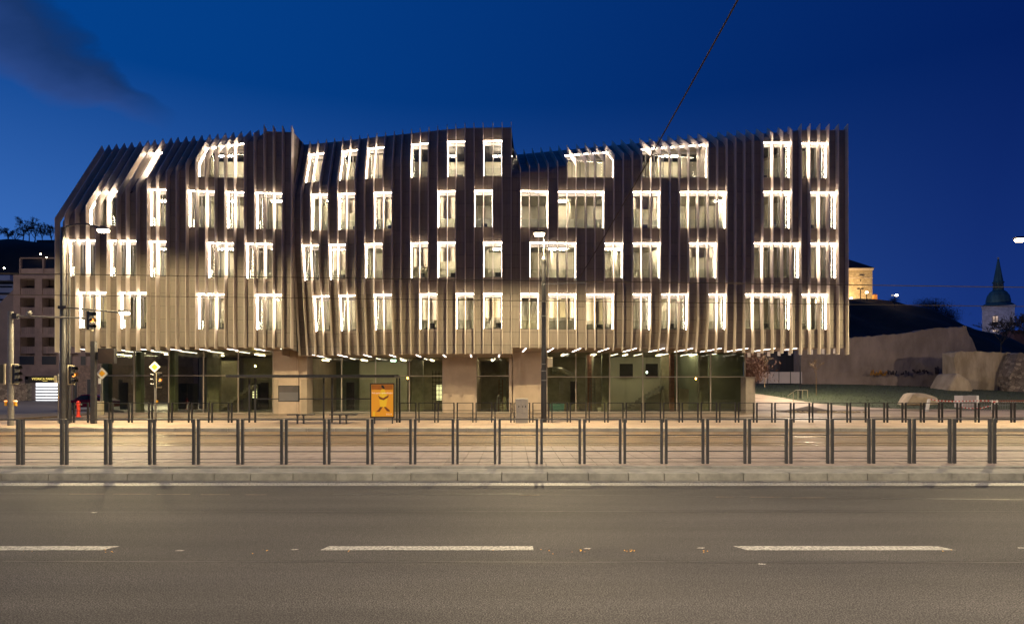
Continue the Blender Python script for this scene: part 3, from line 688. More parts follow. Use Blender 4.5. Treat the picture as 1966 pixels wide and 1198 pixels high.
# ================================================================== STREET LAMPS
lamps = 0
def lamp_light(x, y, z, w=1.0, tilt=(0, 0), size=177, rad=0.12):
    l = bpy.data.lights.new('street_lamp_light', 'SPOT'); l.energy = LAMP_W * w; l.color = LAMP_COL; l.spot_size = R(size); l.spot_blend = 0.22; l.shadow_soft_size = rad
    o = bpy.data.objects.new('lamp_light', l); COL.objects.link(o); o.location = (x, y, z); o.rotation_euler = (R(tilt[0]), R(tilt[1]), 0); return o
def luminaire(t, x, y, z, yaw=0, ln=0.62):
    o = MB().prism([(-ln / 2, 0), (ln / 2, 0), (ln / 2, .07), (ln / 4, .12), (-ln / 2, .10)], 1, -.14, .14).build('lamp_head', 'steel', t, bevel=.015); o.location = (x, y, z); o.rotation_euler = (0, 0, yaw)
    g = MB().prism([(-ln * .42, -.02), (ln * .42, -.02), (ln * .36, -.13), (-ln * .36, -.13)], 1, -.11, .11).build('lamp_glass', 'lampglow', o, bevel=.01)
    lo = lamp_light(0, 0, -0.19); lo.parent = o; return lo
# centre mast
t = thing('street_lamp', 'tall dark mast in front of the middle of the facade, lamp arm on top', 'street lamp')
Yc = 34.3; xc = X(1044, Yc); zt = Z(495, Yc)
MB().tube([(xc, Yc, .16), (xc, Yc, 3.0), (xc, Yc, 3.05), (xc, Yc, zt)], [.15, .15, .13, .11], 12).build('pole', 'darkst', t, smooth=False)
MB().lathe([(.13, zt - .25), (.14, zt - .1), (.07, zt + .05)], xc, Yc, 12).tube([(xc, Yc, zt), (xc, Yc, zt + .9), (xc - .0, Yc, Z(457, Yc))], [.05, .035, .03], 8).build('pole_top', 'darkst', t)
MB().tube([(xc, Yc, Z(457, Yc)), (xc - .08, Yc - .1, Z(452, Yc)), (X(1038, Yc), Yc - .3, Z(449, Yc))], .025, 6).build('arm', 'darkst', t)
for py in (580, 608, 700, 713, 731): MB().lathe([(.16, Z(py, Yc)), (.16, Z(py, Yc) + .05)], xc, Yc, 12).build('band', 'galv', t)
lo = luminaire(t, X(1035, Yc), Yc - .35, Z(451, Yc)); lo.data.energy = LAMP_W * 1.05
tag(MB().box(X(1051.5, Yc), X(1061, Yc), Yc - .1, Yc + .25, Z(705, Yc), Z(686, Yc)).build('junction_box', 'cream', bevel=.02), 'pale cabinet strapped to the right side of the central mast', 'electrical box')
# left mast
t = thing('street_lamp', 'thick grey mast on the left with curved lamp arm and a lower lamp', 'street lamp')
Ym = 33.3; xm = X(122, Ym)
MB().tube([(xm, Ym, .16), (xm, Ym, Z(437, Ym))], [.20, .13], 14).build('pole', 'steel', t)
MB().tube([(X(123.5, Ym), Ym - .1, Z(470, Ym)), (X(124, Ym), Ym - .1, Z(445, Ym)), (X(130, Ym), Ym - .1, Z(436, Ym)), (X(150, Ym), Ym - .1, Z(431.5, Ym)), (X(170, Ym), Ym - .1, Z(431, Ym)), (X(192, Ym), Ym - .1, Z(438, Ym))], .04, 8).build('arm', 'steel', t)
lo = luminaire(t, X(201, Ym), Ym - .1, Z(442, Ym)); lo.rotation_euler = (R(11), 0, 0); lo.data.energy = LAMP_W * .85
MB().box(xm - .12, xm + .30, Ym - .26, Ym - .14, Z(594, Ym), Z(588, Ym)).tube([(X(131, Ym), Ym - .2, Z(591, Ym)), (X(240, Ym), Ym - .4, Z(602, Ym))], .04, 8).build('lower_arm', 'steel', t)
lo = luminaire(t, X(248, Ym), Ym - .4, Z(601, Ym), ln=.5); lo.data.energy = LAMP_W * 0.22
MB().tube([(xm + .30, Ym, .16), (xm + .30, Ym, Z(430, Ym) - 1.5)], .05, 8).build('cable_pipe', 'steel', t)
# right lamp, its mast stands outside the frame
t = thing('street_lamp', 'lit lamp head reaching into view at the right edge above the church', 'street lamp')
xr = X(1960, 34); 
MB().tube([(xr + 2.6, 34.2, .1), (xr + 2.6, 34.2, 9.6)], [.15, .10], 12).tube([(xr + 2.6, 34.2, 9.5), (xr + 1.6, 34.1, 9.95), (xr + .3, 34, 9.9)], .04, 8).build('pole', 'darkst', t)
luminaire(t, xr, 34, Z(459, 34))
# lamps on the camera's side of the road (outside the frame)
for lx, ly, lab in ((3.2, 3.8, 'street lamp on the near side of the road beside the camera'), (-24, 3.8, 'street lamp on the near side of the road far to the left'), (29, 3.8, 'street lamp on the near side of the road far to the right')):
    t = thing('street_lamp', lab, 'street lamp')
    MB().tube([(lx + .6, 0.2, .1), (lx + .6, 0.2, 9.4)], [.15, .1], 12).tube([(lx + .6, .2, 9.2), (lx + .4, 1.5, 9.75), (lx, 3.6, 9.75)], .045, 8).build('pole', 'darkst', t)
    lo = luminaire(t, lx, ly, 9.7, yaw=R(90)); lo.data.energy = LAMP_W * (1.0 if lx > 0 and lx < 10 else 1.1); lo.data.color = (1, .83, .62)
# ================================================================== FENCES
def fence(name, label, groups, Yf, ztop, rails, zb=0.16, m='steel', sep=.055, pw=.0285, pd=.035, dbl=None, postlist=None):
    t = thing(name, label, 'fence')
    for k, (px, y_) in enumerate(groups):
        x = X(px, y_)
        for s in (-1, 1): MB().box(x + s * sep - pw, x + s * sep + pw, y_ - pd, y_ + pd, zb, ztop).build('post', m, t, bevel=.004)
    for (p0, y0), (p1, y1) in zip(groups, groups[1:]):
        if p1 - p0 > 120 and y0 > 30: continue
        xa, xb = X(p0, y0) + sep + pw, X(p1, y1) - sep - pw
        for rz, rh in rails: 
            MB().prism([(xa, y0 - .012), (xb, y1 - .012), (xb, y1 + .012), (xa, y0 + .012)], 2, rz - rh / 2, rz + rh / 2).build('rail', m, t)
    return t
near = [39.3, 123.5, 207.7, 292, 376.5, 461.4, 545.3, 627.5, 710.5, 792.7, 874, 954.8, 1035.3, 1117.5, 1195, 1274.6, 1354, 1434.5, 1514, 1593.4, 1672.6, 1750.5, 1827.8, 1904.7]
ng = [(-129, 15.25), (-45, 15.25)] + [(p, lerp(15.25, 15.55, k / 23)) for k, p in enumerate(near)] + [(1981, 15.56), (2058, 15.57)]
fence('pedestrian_fence', 'near grey steel fence of paired posts and thin rails along the kerb', ng, 15.3, 1.235, ((1.225, .03), (.85, .022), (.47, .022), (.30, .010), (.22, .010)), zb=.17)
farl = [139, 172, 213, 250.6, 289, 327, 365.5, 404, 442]
farr = [765, 801.5, 838, 874.8, 911, 947.3, 984, 1020, 1056.5, 1092, 1128, 1164, 1199, 1235, 1271, 1307, 1343, 1378.7, 1415, 1450, 1485, 1521, 1557, 1593, 1629.5, 1665, 1700.6, 1735.7, 1770.8, 1805.8, 1841, 1876, 1910, 1944.7, 1979]
fence('pedestrian_fence', 'far dark steel fence of paired posts on the opposite platform', [(p, 34.1) for p in farl] + [(p, 34.3) for p in farr], 34.2, 1.215, ((1.20, .035), (.80, .03), (.44, .025)), zb=.165, m='darkst', sep=.085, pw=.03, pd=.05)
# ================================================================== BUS SHELTER
Ys = 33.6
t = thing('bus_shelter', 'long flat roofed glass bus shelter with dark frame and thin posts', 'bus shelter')
MB().box(X(445, Ys), X(762, Ys), Ys - .7, Ys + 1.0, Z(724.5, Ys), Z(720.5, Ys)).build('roof', 'darkst', t)
MB().box(X(445, Ys), X(770, Ys), Ys - .74, Ys - .7, Z(722.5, Ys), Z(720, Ys)).build('roof_trim', 'darkst', t)
for px in (467, 478.5, 613, 629.5, 757, 762): MB().box(X(px, Ys) - .04, X(px, Ys) + .04, Ys + .75, Ys + .83, .165, Z(725, Ys)).build('post', 'darkst', t)
MB().box(X(481, Ys), X(709, Ys), Ys + .77, Ys + .81, Z(767, Ys), Z(765, Ys)).build('rail', 'darkst', t)
for pa, pb in ((481, 524), (569, 612), (632, 709)): MB().box(X(pa, Ys), X(pb, Ys), Ys + .785, Ys + .795, .5, Z(728, Ys)).build('glass_pane', 'guard', t)
ip = tag(MB().box(X(525.5, Ys), X(566, Ys), Ys + .66, Ys + .74, Z(771.5, Ys), Z(740, Ys)).build('notice_board', 'darkst'), 'grey framed notice board hung in the shelter before the pier', 'notice board')
MB().box(X(527, Ys), X(564.5, Ys), Ys + .645, Ys + .66, Z(770, Ys), Z(741.5, Ys)).build('notice_sheet', mat('frosted_notice', (.30, .29, .25), .3, 0, .05), ip)
MB().box(X(527.2, Ys), X(564.3, Ys), Ys + .64, Ys + .645, Z(753, Ys), Z(741.7, Ys)).build('notice_header', mat('notice_header', (.17, .15, .12), .4), ip)
for pa, pb, lab in ((552, 601, 'slatted metal bench under the shelter on the left of the post pair'), (633, 684, 'slatted metal bench under the shelter beside the orange poster')):
    b = thing('bench', lab, 'bench')
    for k in range(4): MB().box(X(pa, 33), X(pb, 33), 32.9 + k * .11, 32.98 + k * .11, Z(796.6, 33), Z(795, 33)).build('slat', 'steel', b)
    for px in (lerp(pa, pb, .38), lerp(pa, pb, .62)): MB().box(X(px, 33) - .035, X(px, 33) + .035, 33.0, 33.1, .165, Z(796.6, 33)).box(X(px, 33) - .03, X(px, 33) + .03, 32.9, 33.3, Z(798.4, 33), Z(796.7, 33)).build('leg', 'steel', b)
# advertising panel
M['poster'] = emis('poster_orange', (0.85, 0.38, 0.012), 0.20, (0.8, .35, .02)); M['posteryel'] = emis('poster_yellow', (0.95, .60, .02), 0.25, (.8, .5, .02)); M['posterbr'] = emis('poster_brown', (.30, .06, .01), .1, (.2, .05, .01))
M['posterwh'] = emis('poster_white', (.9, .8, .6), .35)
Yp = 33.1; a = thing('advertising_panel', 'backlit orange advertising poster in a black frame at the shelter end', 'poster', loc=(0, 0, 0))
px0, px1, py0, py1 = 710.5, 757, 735.5, 802.5
MB().box(X(px0, Yp), X(px1, Yp), Yp, Yp + .16, Z(py1, Yp), Z(py0, Yp)).build('frame', 'black', a, bevel=.01)
for p in (719, 753): MB().box(X(p, Yp) - .03, X(p, Yp) + .03, Yp + .03, Yp + .1, .165, Z(py1, Yp)).build('leg', 'steel', a)
pf = MB().box(X(713, Yp), X(755, Yp), Yp - .012, Yp - .001, Z(799.5, Yp), Z(738, Yp)).build('poster', 'poster', a)
def flat(poly, dep, m, nm): return MB().prism([(X(p, Yp), Z(q, Yp)) for p, q in poly], 1, Yp - dep - .004, Yp - dep).build(nm, m, pf)
flat([(713.5, 738.5), (754.5, 738.5), (754.5, 748), (713.5, 748)], .013, mat('poster_dark_orange', (.45, .15, .01), .4), 'poster_band')
flat([(732, 739), (736, 739.5), (739, 745), (737, 747), (733, 744)], .020, 'black', 'printed_hat')
flat([(733, 747), (738, 747), (742, 756), (744, 766), (741, 781), (730, 781), (728, 764), (729, 756)], .018, 'posteryel', 'printed_jacket')
flat([(726, 759), (731, 762), (736, 764), (743, 760), (747, 758), (745, 763), (737, 768), (729, 766)], .024, 'posterbr', 'printed_arms')
flat([(730, 781), (735, 781), (729, 790), (722, 790.5), (726, 787)], .019, 'posterbr', 'printed_leg')
flat([(737, 781), (741, 781), (748, 787), (748.5, 790), (743, 789)], .019, 'posterbr', 'printed_leg')
flat([(716, 790), (720, 790), (720, 799), (716, 799)], .019, 'posteryel', 'printed_badge')
text('poster_text', 'Rok spolu s pohodlnejšie', .104, (X(734, Yp), Yp - .03, Z(754.3, Yp)), (R(90), 0, 0), 'posterwh', pf, .002)
text('poster_text', '2 0 2 3', .10, (X(747, Yp), Yp - .03, Z(795, Yp)), (R(90), 0, 0), 'posterwh', pf, .002)
# cabinet
t = thing('utility_cabinet', 'light grey two door utility cabinet by the far fence left of the mast', 'cabinet'); Yq = 33.8
M['cab'] = mat('cabinet_grey', (.34, .33, .29), .5, 0, .05)
MB().box(X(990, Yq), X(1014, Yq), Yq, Yq + .4, .165, Z(765, Yq)).build('housing', 'cab', t, bevel=.01)
for pa, pb in ((990.7, 1001.7), (1002.3, 1013.3)): MB().box(X(pa, Yq), X(pb, Yq), Yq - .02, Yq - .001, Z(793, Yq), Z(766, Yq)).build('door', 'cab', t, bevel=.004)
for px in (996, 1003.5, 1009): MB().box(X(px, Yq) - .02, X(px, Yq) + .02, Yq - .05, Yq - .021, Z(782, Yq), Z(778.5, Yq)).build('lock', 'black', t)
MB().box(X(990.7, Yq), X(1013.3, Yq), Yq - .015, Yq - .001, Z(808, Yq), Z(794, Yq)).build('plinth', 'cab', t, bevel=.004)
# ================================================================== SIGNALS, SIGNS
def signal_head(name, label, x, y, z, h=1.0, yaw=90, lit=1, mcase='black', parent=None, back='cream'):
    """three lens head; its local -Y is the face, yaw turns it (90 = towards the east)"""
    t = bpy.data.objects.new(name, None); COL.objects.link(t); t.location = (x, y, z); t.rotation_euler = (0, 0, R(yaw))
    if parent is not None: t.parent = parent
    else: tag(t, label, 'traffic light')
    w = h * .30
    MB().box(-w / 2, w / 2, 0, h * .16, 0, h).build('housing', mcase, t, bevel=.01)
    MB().box(-w / 2 - .05, w / 2 + .05, h * .165, h * .20, -.04, h + .04).build('backboard', back, t)
    for k in range(3):
        zc = h * (1 / 6 + k / 3); r = h * .11
        MB().tube([(0, -.001, zc), (0, -.015, zc)], r, 14).build('lens', 'amber' if k == lit else 'black', t)
        v = MB(); n = 9
        for q in range(n):
            a0, a1 = R(-30 + 240 * q / n), R(-30 + 240 * (q + 1) / n)
            v.face([(r * 1.1 * math.cos(a0), 0, zc + r * 1.1 * math.sin(a0)), (r * 1.1 * math.cos(a1), 0, zc + r * 1.1 * math.sin(a1)), (r * 1.1 * math.cos(a1), -h * .22, zc + r * 1.1 * math.sin(a1)), (r * 1.1 * math.cos(a0), -h * .22, zc + r * 1.1 * math.sin(a0))])
        v.build('visor', 'black', t)
    return t
# left cantilever mast
Yt = 31.5; t = thing('signal_mast', 'grey cantilever signal mast at the left edge with long horizontal arm', 'mast')
MB().tube([(X(20.5, Yt), Yt, .16), (X(20.5, Yt), Yt, Z(598, Yt))], [.14, .12], 14).build('pole', 'galv', t)
MB().tube([(X(29, Yt), Yt, Z(607, Yt)), (X(172, Yt), Yt, Z(611, Yt))], .045, 8).build('arm', 'galv', t)
MB().box(X(26, Yt), X(34, Yt), Yt - .1, Yt + .1, Z(612, Yt), Z(602, Yt)).build('bracket', 'steel', t)
MB().lathe([(.12, 0), (.13, .12), (.09, .15), (.09, .22)], 0, 0, 12).build('camera_housing', 'galv', t).location = (X(56, Yt), Yt, Z(605, Yt))
signal_head('traffic_light', 'three lens traffic light hanging from the long arm in front of the facade', X(176, Yt), Yt, Z(633, Yt), h=.9, yaw=65)
signal_head('traffic_light', 'traffic light on the left of the grey signal mast cut by the frame', X(4, Yt), Yt - .1, Z(736, Yt), h=.9, yaw=-60, lit=5)
signal_head('traffic_light', 'traffic light on the right of the grey signal mast near the stone wall', X(36, Yt), Yt - .1, Z(736, Yt), h=.9, yaw=75, lit=5)
signal_head('traffic_light', 'traffic light with amber lens fixed to the thick left mast', X(141, 33), 33, Z(737, 33), h=.92, yaw=70)
for px, lab in ((14, 'lit orange push button box low on the left of the signal mast'), (31.5, 'lit orange push button box low on the right of the signal mast')):
    b = thing('push_button', lab, 'button box'); MB().box(X(px, Yt) - .05, X(px, Yt) + .05, Yt - .12, Yt - .02, Z(779, Yt), Z(771, Yt)).build('case', 'yellow', b, bevel=.01); MB().lathe([(.085, Z(770.8, Yt)), (.085, Z(769.5, Yt)), (.05, Z(768.5, Yt))], X(px, Yt), Yt - .07, 12).build('cap', 'amber', b)
# square post with information screen
Yd = 33.2; t = thing('signal_mast', 'dark square steel post standing right of the thick left mast', 'mast')
MB().box(X(180, Yd) - .115, X(180, Yd) + .115, Yd - .1, Yd + .1, .16, Z(655, Yd)).build('pole', 'steel', t, bevel=.01)
MB().tube([(X(180, Yd), Yd, Z(655, Yd)), (X(180, Yd), Yd, Z(636, Yd))], .012, 5).build('rod', 'steel', t)
t = thing('information_screen', 'dark blank departure screen mounted on the square post by the fins', 'screen')
MB().box(X(190, Yd), X(222, Yd), Yd - .12, Yd + .12, Z(698, Yd), Z(669, Yd)).build('case', 'darkst', t, bevel=.01)
MB().box(X(191.5, Yd), X(221, Yd), Yd - .13, Yd - .121, Z(697, Yd), Z(671, Yd)).build('display', mat('dark_display', (.035, .025, .02), .35, 0, .1), t)
MB().box(X(184, Yd), X(189.8, Yd), Yd - .04, Yd + .04, Z(690, Yd), Z(676, Yd)).build('bracket', 'darkst', t)
# priority road sign and its post
Yg_ = 34.6; xg = X(298.5, Yg_); t = thing('signal_post', 'slim grey post in front of the left shopfront glass', 'post')
MB().tube([(xg, Yg_, .16), (xg, Yg_, Z(716, Yg_))], .06, 10).build('pole', 'galv', t)
MB().box(xg + .07, xg + .12, Yg_ - .05, Yg_ + .05, Z(774, Yg_), Z(768, Yg_)).build('tag', 'yellow', t)
def diamond(x, y, z, r, t):
    MB().prism([(x - r, z), (x, z - r), (x + r, z), (x, z + r)], 1, y - .01, y + .01).build('sign_back', 'white', t)
    MB().prism([(x - r * .53, z), (x, z - r * .53), (x + r * .53, z), (x, z + r * .53)], 1, y - .016, y - .011).build('sign_face', 'yellow', t)
    for s in range(4):
        a0 = [(x - r, z), (x, z - r), (x + r, z), (x, z + r)]; p, q_ = a0[s], a0[(s + 1) % 4]; k = .955
        MB().prism([p, q_, (x + (q_[0] - x) * k, z + (q_[1] - z) * k), (x + (p[0] - x) * k, z + (p[1] - z) * k)], 1, y - .0145, y - .0105).build('sign_border', 'black', t)
t = thing('priority_sign', 'white and yellow diamond priority road sign on top of the slim post', 'road sign'); diamond(xg, Yg_ - .08, Z(704.5, Yg_), .31, t)
signal_head('traffic_light', 'traffic light left of the slim post below the diamond sign', xg - .08, Yg_ - .0, Z(743, Yg_), h=.75, yaw=-70, lit=5)
signal_head('traffic_light', 'traffic light with lit amber lens right of the slim post below the diamond', xg + .22, Yg_ - .0, Z(743, Yg_), h=.75, yaw=50)
t = thing('priority_sign', 'second diamond priority sign half hidden behind the left glass corner', 'road sign'); diamond(X(196, 47), 47, Z(717, 47), .45, t); MB().tube([(X(195, 47), 47.1, .1), (X(195, 47), 47.1, Z(712, 47))], .04, 8).build('pole', 'galv', t); MB().box(X(189.5, 47), X(194, 47), 46.95, 47.0, Z(737, 47), Z(726, 47)).build('plate', 'white', t)
# small things on the left corner
t = thing('fire_hydrant', 'red fire hydrant on the kerb island beside the parked car', 'hydrant'); hx, hy = X(150.5, 42), 42
MB().lathe([(.15, .12), (.15, .2), (.10, .22), (.10, .85), (.13, .87), (.14, 1.0), (.11, 1.1), (.04, 1.16)], hx, hy, 14).build('body', 'red', t, smooth=False)
for s in (-1, 1): MB().tube([(hx + s * .08, hy, .93), (hx + s * .21, hy, .93)], [.06, .065], 10).build('outlet', 'galv', t)
t = thing('sign_post', 'thin galvanised post with small yellow tag left of the thick mast', 'post'); MB().tube([(X(112.5, 34), 34, .1), (X(112.5, 34), 34, Z(718, 34))], .05, 8).build('pole', 'galv', t); MB().box(X(115, 34), X(121, 34), 33.9, 33.93, Z(766, 34), Z(760, 34)).build('tag', 'yellow', t); MB().box(X(105, 34), X(110, 34), 33.95, 34.1, Z(735, 34), Z(721, 34)).build('signal_box', 'cream', t); MB().tube([(X(116, 34), 34, Z(786, 34)), (X(116, 34), 34, Z(768, 34))], .05, 8).build('reflector', 'amber', t)
tag(MB().box(X(186, 46), X(194, 46), 46, 46.35, .07, Z(770, 46)).build('litter_bin', 'cream', bevel=.02), 'beige box shaped litter bin at the left foot of the glass corner', 'litter bin')
# red parked car seen from the side
def car(name, label, x0, x1, y, z0, m):
    t = thing(name, label, 'car'); L = x1 - x0; h = 1.42
    def s(u, v): return (x0 + u * L, z0 + v * h)
    body_ = [s(.01, .22), (s(.0, .45)), s(.04, .58), s(.22, .64), s(.90, .64), s(.985, .58), s(1, .40), s(.99, .20), s(.87, .17), s(.84, .36), s(.78, .42), s(.72, .36), s(.70, .17), s(.28, .17), s(.26, .36), s(.20, .42), s(.13, .36), s(.11, .18)]
    MB().prism(body_, 1, y - .88, y + .88).build('body', m, t, bevel=.05)
    i = len(t.children)
    mb = MB(); r1 = [s(.22, .635), s(.36, .96), s(.50, 1.0), s(.68, .97), s(.90, .64)]; r2 = [s(.22, .635), s(.36, .93), s(.50, .97), s(.68, .94), s(.90, .64)]
    n = len(r1); mb.v = [(p[0], y - .84 + (.14 if p[1] > z0 + h * .7 else 0), p[1]) for p in r1] + [(p[0], y + .84 - (.14 if p[1] > z0 + h * .7 else 0), p[1]) for p in r1]
    mb.f = [tuple(range(n))[::-1], tuple(range(n, 2 * n))] + [(k, (k + 1) % n, n + (k + 1) % n, n + k) for k in range(n)]
    mb.build('roof', m, t, bevel=.03)
    for w in ([s(.27, .66), s(.37, .90), s(.52, .93), s(.53, .66)], [s(.55, .66), s(.54, .93), s(.67, .90), s(.82, .66)]):
        MB().prism(w, 1, y - .90 + .03, y - .80).build('side_window', 'black', t)
    for u in (.20, .78):
        c = s(u, .235); w = MB().tube([(c[0], y - .89, c[1]), (c[0], y - .66, c[1])], .32, 20).build('wheel', 'black', t); MB().tube([(c[0], y - .905, c[1]), (c[0], y - .89, c[1])], .2, 14).build('rim', 'galv', w)
    for u, mm in ((.02, 'galv'), (.97, 'red')): c = s(u, .52); MB().box(c[0] - .08, c[0] + .1, y - .885, y - .6, c[1] - .06, c[1] + .06).build('headlight' if u < .5 else 'tail_light', mm, t)
    return t
M['carred'] = mat('dark_red_car_paint', (.20, .008, .012), .25, .2, .05)
car('parked_car', 'dark red parked car at the left corner behind the hydrant', X(133, 60), X(198, 60) + 1.2, 60, .02, 'carred')
# ================================================================== WIRES
M['cable'] = mat('weathered_cable', (.10, .085, .065), 1.0, 0, .05, spec=0)
def wire(label, a, b, r=.012, sag=0.0, m='cable'):
    pts = [tuple(lerp(a[c], b[c], k / 20) - (4 * sag * (k / 20) * (1 - k / 20) if c == 2 else 0) for c in range(3)) for k in range(21)]
    return tag(MB().tube(pts, r, 8).build('overhead_wire', m, smooth=True), label, 'cable')
wire('upper tram wire running the whole width across the facade', P(-150, 523, 22.5), P(2100, 553.5, 22.5), .014)
wire('lower tram wire running the whole width across the facade', P(-150, 564, 26.5), P(2100, 590, 26.5), .014)
wire('slanting cable crossing the sky from the top edge to the tram wires', P(1110, 537, 22.5), (3.8, .2, 9.0), .013, .25)
wire('sagging thin cable from the central mast down to the left', P(1190, 540, 23), P(640, 530, 22.5), .006, .12)
t = thing('wire_clamp', 'small hardware where the slanting cable meets the tram wires', 'clamp'); MB().tube([P(1040, 546, 22.5), P(1125, 543, 22.5)], .012, 5).build('cross_bar', 'black', t); MB().box(*[v for a_, b_ in zip(P(1103, 540, 22.5), P(1107, 534, 22.6)) for v in sorted((a_, b_))]).build('insulator', 'black', t)
# ================================================================== THINGS INSIDE THE SHOPFRONTS
def ladder(label, px, Yl, h, w=.45, m='galv'):
    t = thing('ladder', label, 'ladder'); x = X(px, Yl)
    for s in (0, w): MB().tube([(x + s, Yl - .4, .09), (x + s * .8 + .05, Yl, .09 + h)], .025, 6).build('side_rail', m, t)
    for k in range(1, int(h / .28)):
        f_ = k * .28 / h; MB().tube([(x + .05 * f_, Yl - .4 * (1 - f_), .09 + k * .28), (x + w - .04 * f_, Yl - .4 * (1 - f_), .09 + k * .28)], .018, 5).build('rung', m, t)
    MB().tube([(x, Yl + .5, .09), (x + .05, Yl, .09 + h)], .02, 5).tube([(x + w, Yl + .5, .09), (x + w * .8 + .05, Yl, .09 + h)], .02, 5).build('rear_leg', m, t)
ladder('tall step ladder beside the brick pier behind the right shopfront', 1132, 52.6, 2.7); ladder('brown ladder behind the narrow glazed bay right of the middle pier', 957, 52, 2.6, .35, 'brickred')
M['bluep'] = mat('light_blue_plastic', (.10, .32, .38), .5); tag(MB().prism([(X(1057, 51.6), .09), (X(1082, 51.6), .09), (X(1084, 51.6), .75), (X(1056, 51.6), .75)], 1, 51.6, 52.6).build('plastic_tub', 'bluep', bevel=.02), 'light blue plastic tub low behind the glass right of the mast', 'tub')
tag(MB().lathe([(.14, .09), (.17, .45), (.15, .46), (.13, .44), (.12, .2)], X(1151, 51.8), 51.8, 14).build('bucket', 'white'), 'white bucket on the shop floor near the first concrete column', 'bucket')
M['board'] = mat('pale_board', (.36, .33, .26), .7, 0, .1)
tag(MB().prism([(X(1304, 53), .09), (X(1321, 53), .09), (X(1323, 53), 1.9), (X(1303, 53), 2.0)], 1, 53, 53.12).build('board_stack', 'board'), 'pale plasterboard sheet leaning right of the brick column', 'board')
tag(MB().prism([(X(1080, 54), 1.5), (X(1089, 54), 1.5), (X(1089, 54), 2.6), (X(1080, 54), 2.6)], 1, 57.9, 58.15).build('fuse_box', 'board'), 'pale fuse box on the dark wall behind the right shopfront', 'fuse box')
d_ = MB().tube([P(1061, 711, 53), P(1078, 712, 53), P(1090, 719, 53), P(1101, 722, 53)], .28, 10); tag(d_.build('air_duct', mat('foil_duct', (.35, .33, .27), .4, .6, .3, 9)), 'silvery foil air duct bending under the ceiling right of the mast', 'duct')
sh_ = thing('lit_shelf', 'brightly lit grid shelf behind the glass left of the middle pier', 'shelf'); M['shelfglow'] = emis('shelf_glow', (1, .9, .5), 1.6)
MB().box(X(838, 55), X(850, 55), 55, 55.05, Z(768, 55), Z(739, 55)).build('back', 'shelfglow', sh_)
for k in range(8): MB().box(X(830, 54.8), X(852, 54.8), 54.6, 54.65, Z(774 - k * 8, 54.8), Z(773 - k * 8, 54.8)).build('shelf_board', 'black', sh_)
for k in range(4): MB().box(X(831 + k * 6, 54.8), X(832 + k * 6, 54.8), 54.55, 54.6, .1, Z(712, 54.8)).build('upright', 'black', sh_)
v_ = thing('vending_display', 'tall lit vending display glowing behind the left shopfront', 'display'); MB().box(X(483, 57), X(495, 57), 57, 57.6, .1, Z(737, 57)).build('case', 'black', v_)
for k in range(5): MB().box(X(485, 57), X(493.5, 57), 56.96, 56.99, Z(764 - k * 5.2, 57), Z(760.3 - k * 5.2, 57)).build('lit_row', 'shelfglow', v_)
ex_ = thing('exit_sign', 'pale green exit sign hanging behind the glass above the orange poster', 'exit sign'); MB().box(X(750, 54), X(760, 54), 54, 54.05, Z(694, 54), Z(691, 54)).build('panel', 'exitgreen', ex_); MB().tube([P(755, 691, 54.02), P(755, 686, 54.02)], .01, 5).build('hanger', 'black', ex_)
for k, (px, w, h, col) in enumerate(((975, .5, 1.2, (.3, .3, .28)), (958, .45, 1.5, (.55, .55, .5)), (1072, .7, .8, (.03, .03, .03)), (1104, .9, .7, (.22, .2, .15)), (1395, .7, 1.0, (.2, .2, .17)), (1410, .8, .6, (.05, .25, .08)), (1415, 1.0, 1.3, (.12, .14, .12)))):
    lab = ('narrow grey cupboard seen behind the glass beside the second pier', 'white box on a stand behind the narrow glazed bay', 'black chair like bundle near the blue tub', 'covered heap of dust sheets right of the blue tub', 'grey sack leaning behind the last right shopfront bay', 'low green sack in the last shopfront bay', 'tall wrapped pallet at the right end of the glass')[k]
    yy = 53 + .2 * k; x = X(px, yy); mb = MB()
    mb.lathe([(w * .5, .09), (w * .52, h * .5), (w * .38, h * .85), (w * .1, h)], x, yy, 7); tag(mb.build(('cupboard', 'crate', 'bundle', 'dust_sheet_heap', 'sack', 'sack', 'pallet_load')[k], mat('stored_%d' % k, col, .8)), lab, ('cupboard', 'box', 'bundle', 'heap', 'sack', 'sack', 'pallet')[k])
# ================================================================== BACKGROUND LEFT
M['apt'] = mat('brown_brick_render', (0.16, 0.115, 0.10), 0.85, 0, 0.15, 0.8, rnd=0.05)
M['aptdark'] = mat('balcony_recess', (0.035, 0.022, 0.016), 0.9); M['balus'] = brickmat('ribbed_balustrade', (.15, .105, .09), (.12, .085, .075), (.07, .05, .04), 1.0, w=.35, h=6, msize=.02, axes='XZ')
M['dwin'] = mat('dark_window', (.01, .012, .016), .5, spec=.2)
Ya = 105.0
t = thing('apartment_building', 'brown apartment block with recessed balconies behind the left masts', 'building')
xL = X(25.4, Ya); xR = X(300, Ya); gz = 0.0
cols = [(38.4, 66.7), (80.7, 108.5), (122, 150), (164, 192)]
rowsy = [(535, 553, 567), (571.6, 589.5, 603.5), (610.6, 628, 641.5), (647.4, 665, 679)]
MB().box(xL, xR, Ya + 1.6, Ya + 14, 0, Z(528, Ya)).build('wall', 'apt', t)
edges = [25.4] + [v for c in cols for v in c] + [300]
for a, b in zip(edges[::2], edges[1::2]): MB().box(X(a, Ya), X(b, Ya), Ya, Ya + 1.6, Z(684, Ya), Z(528, Ya)).build('pier', 'apt', t)
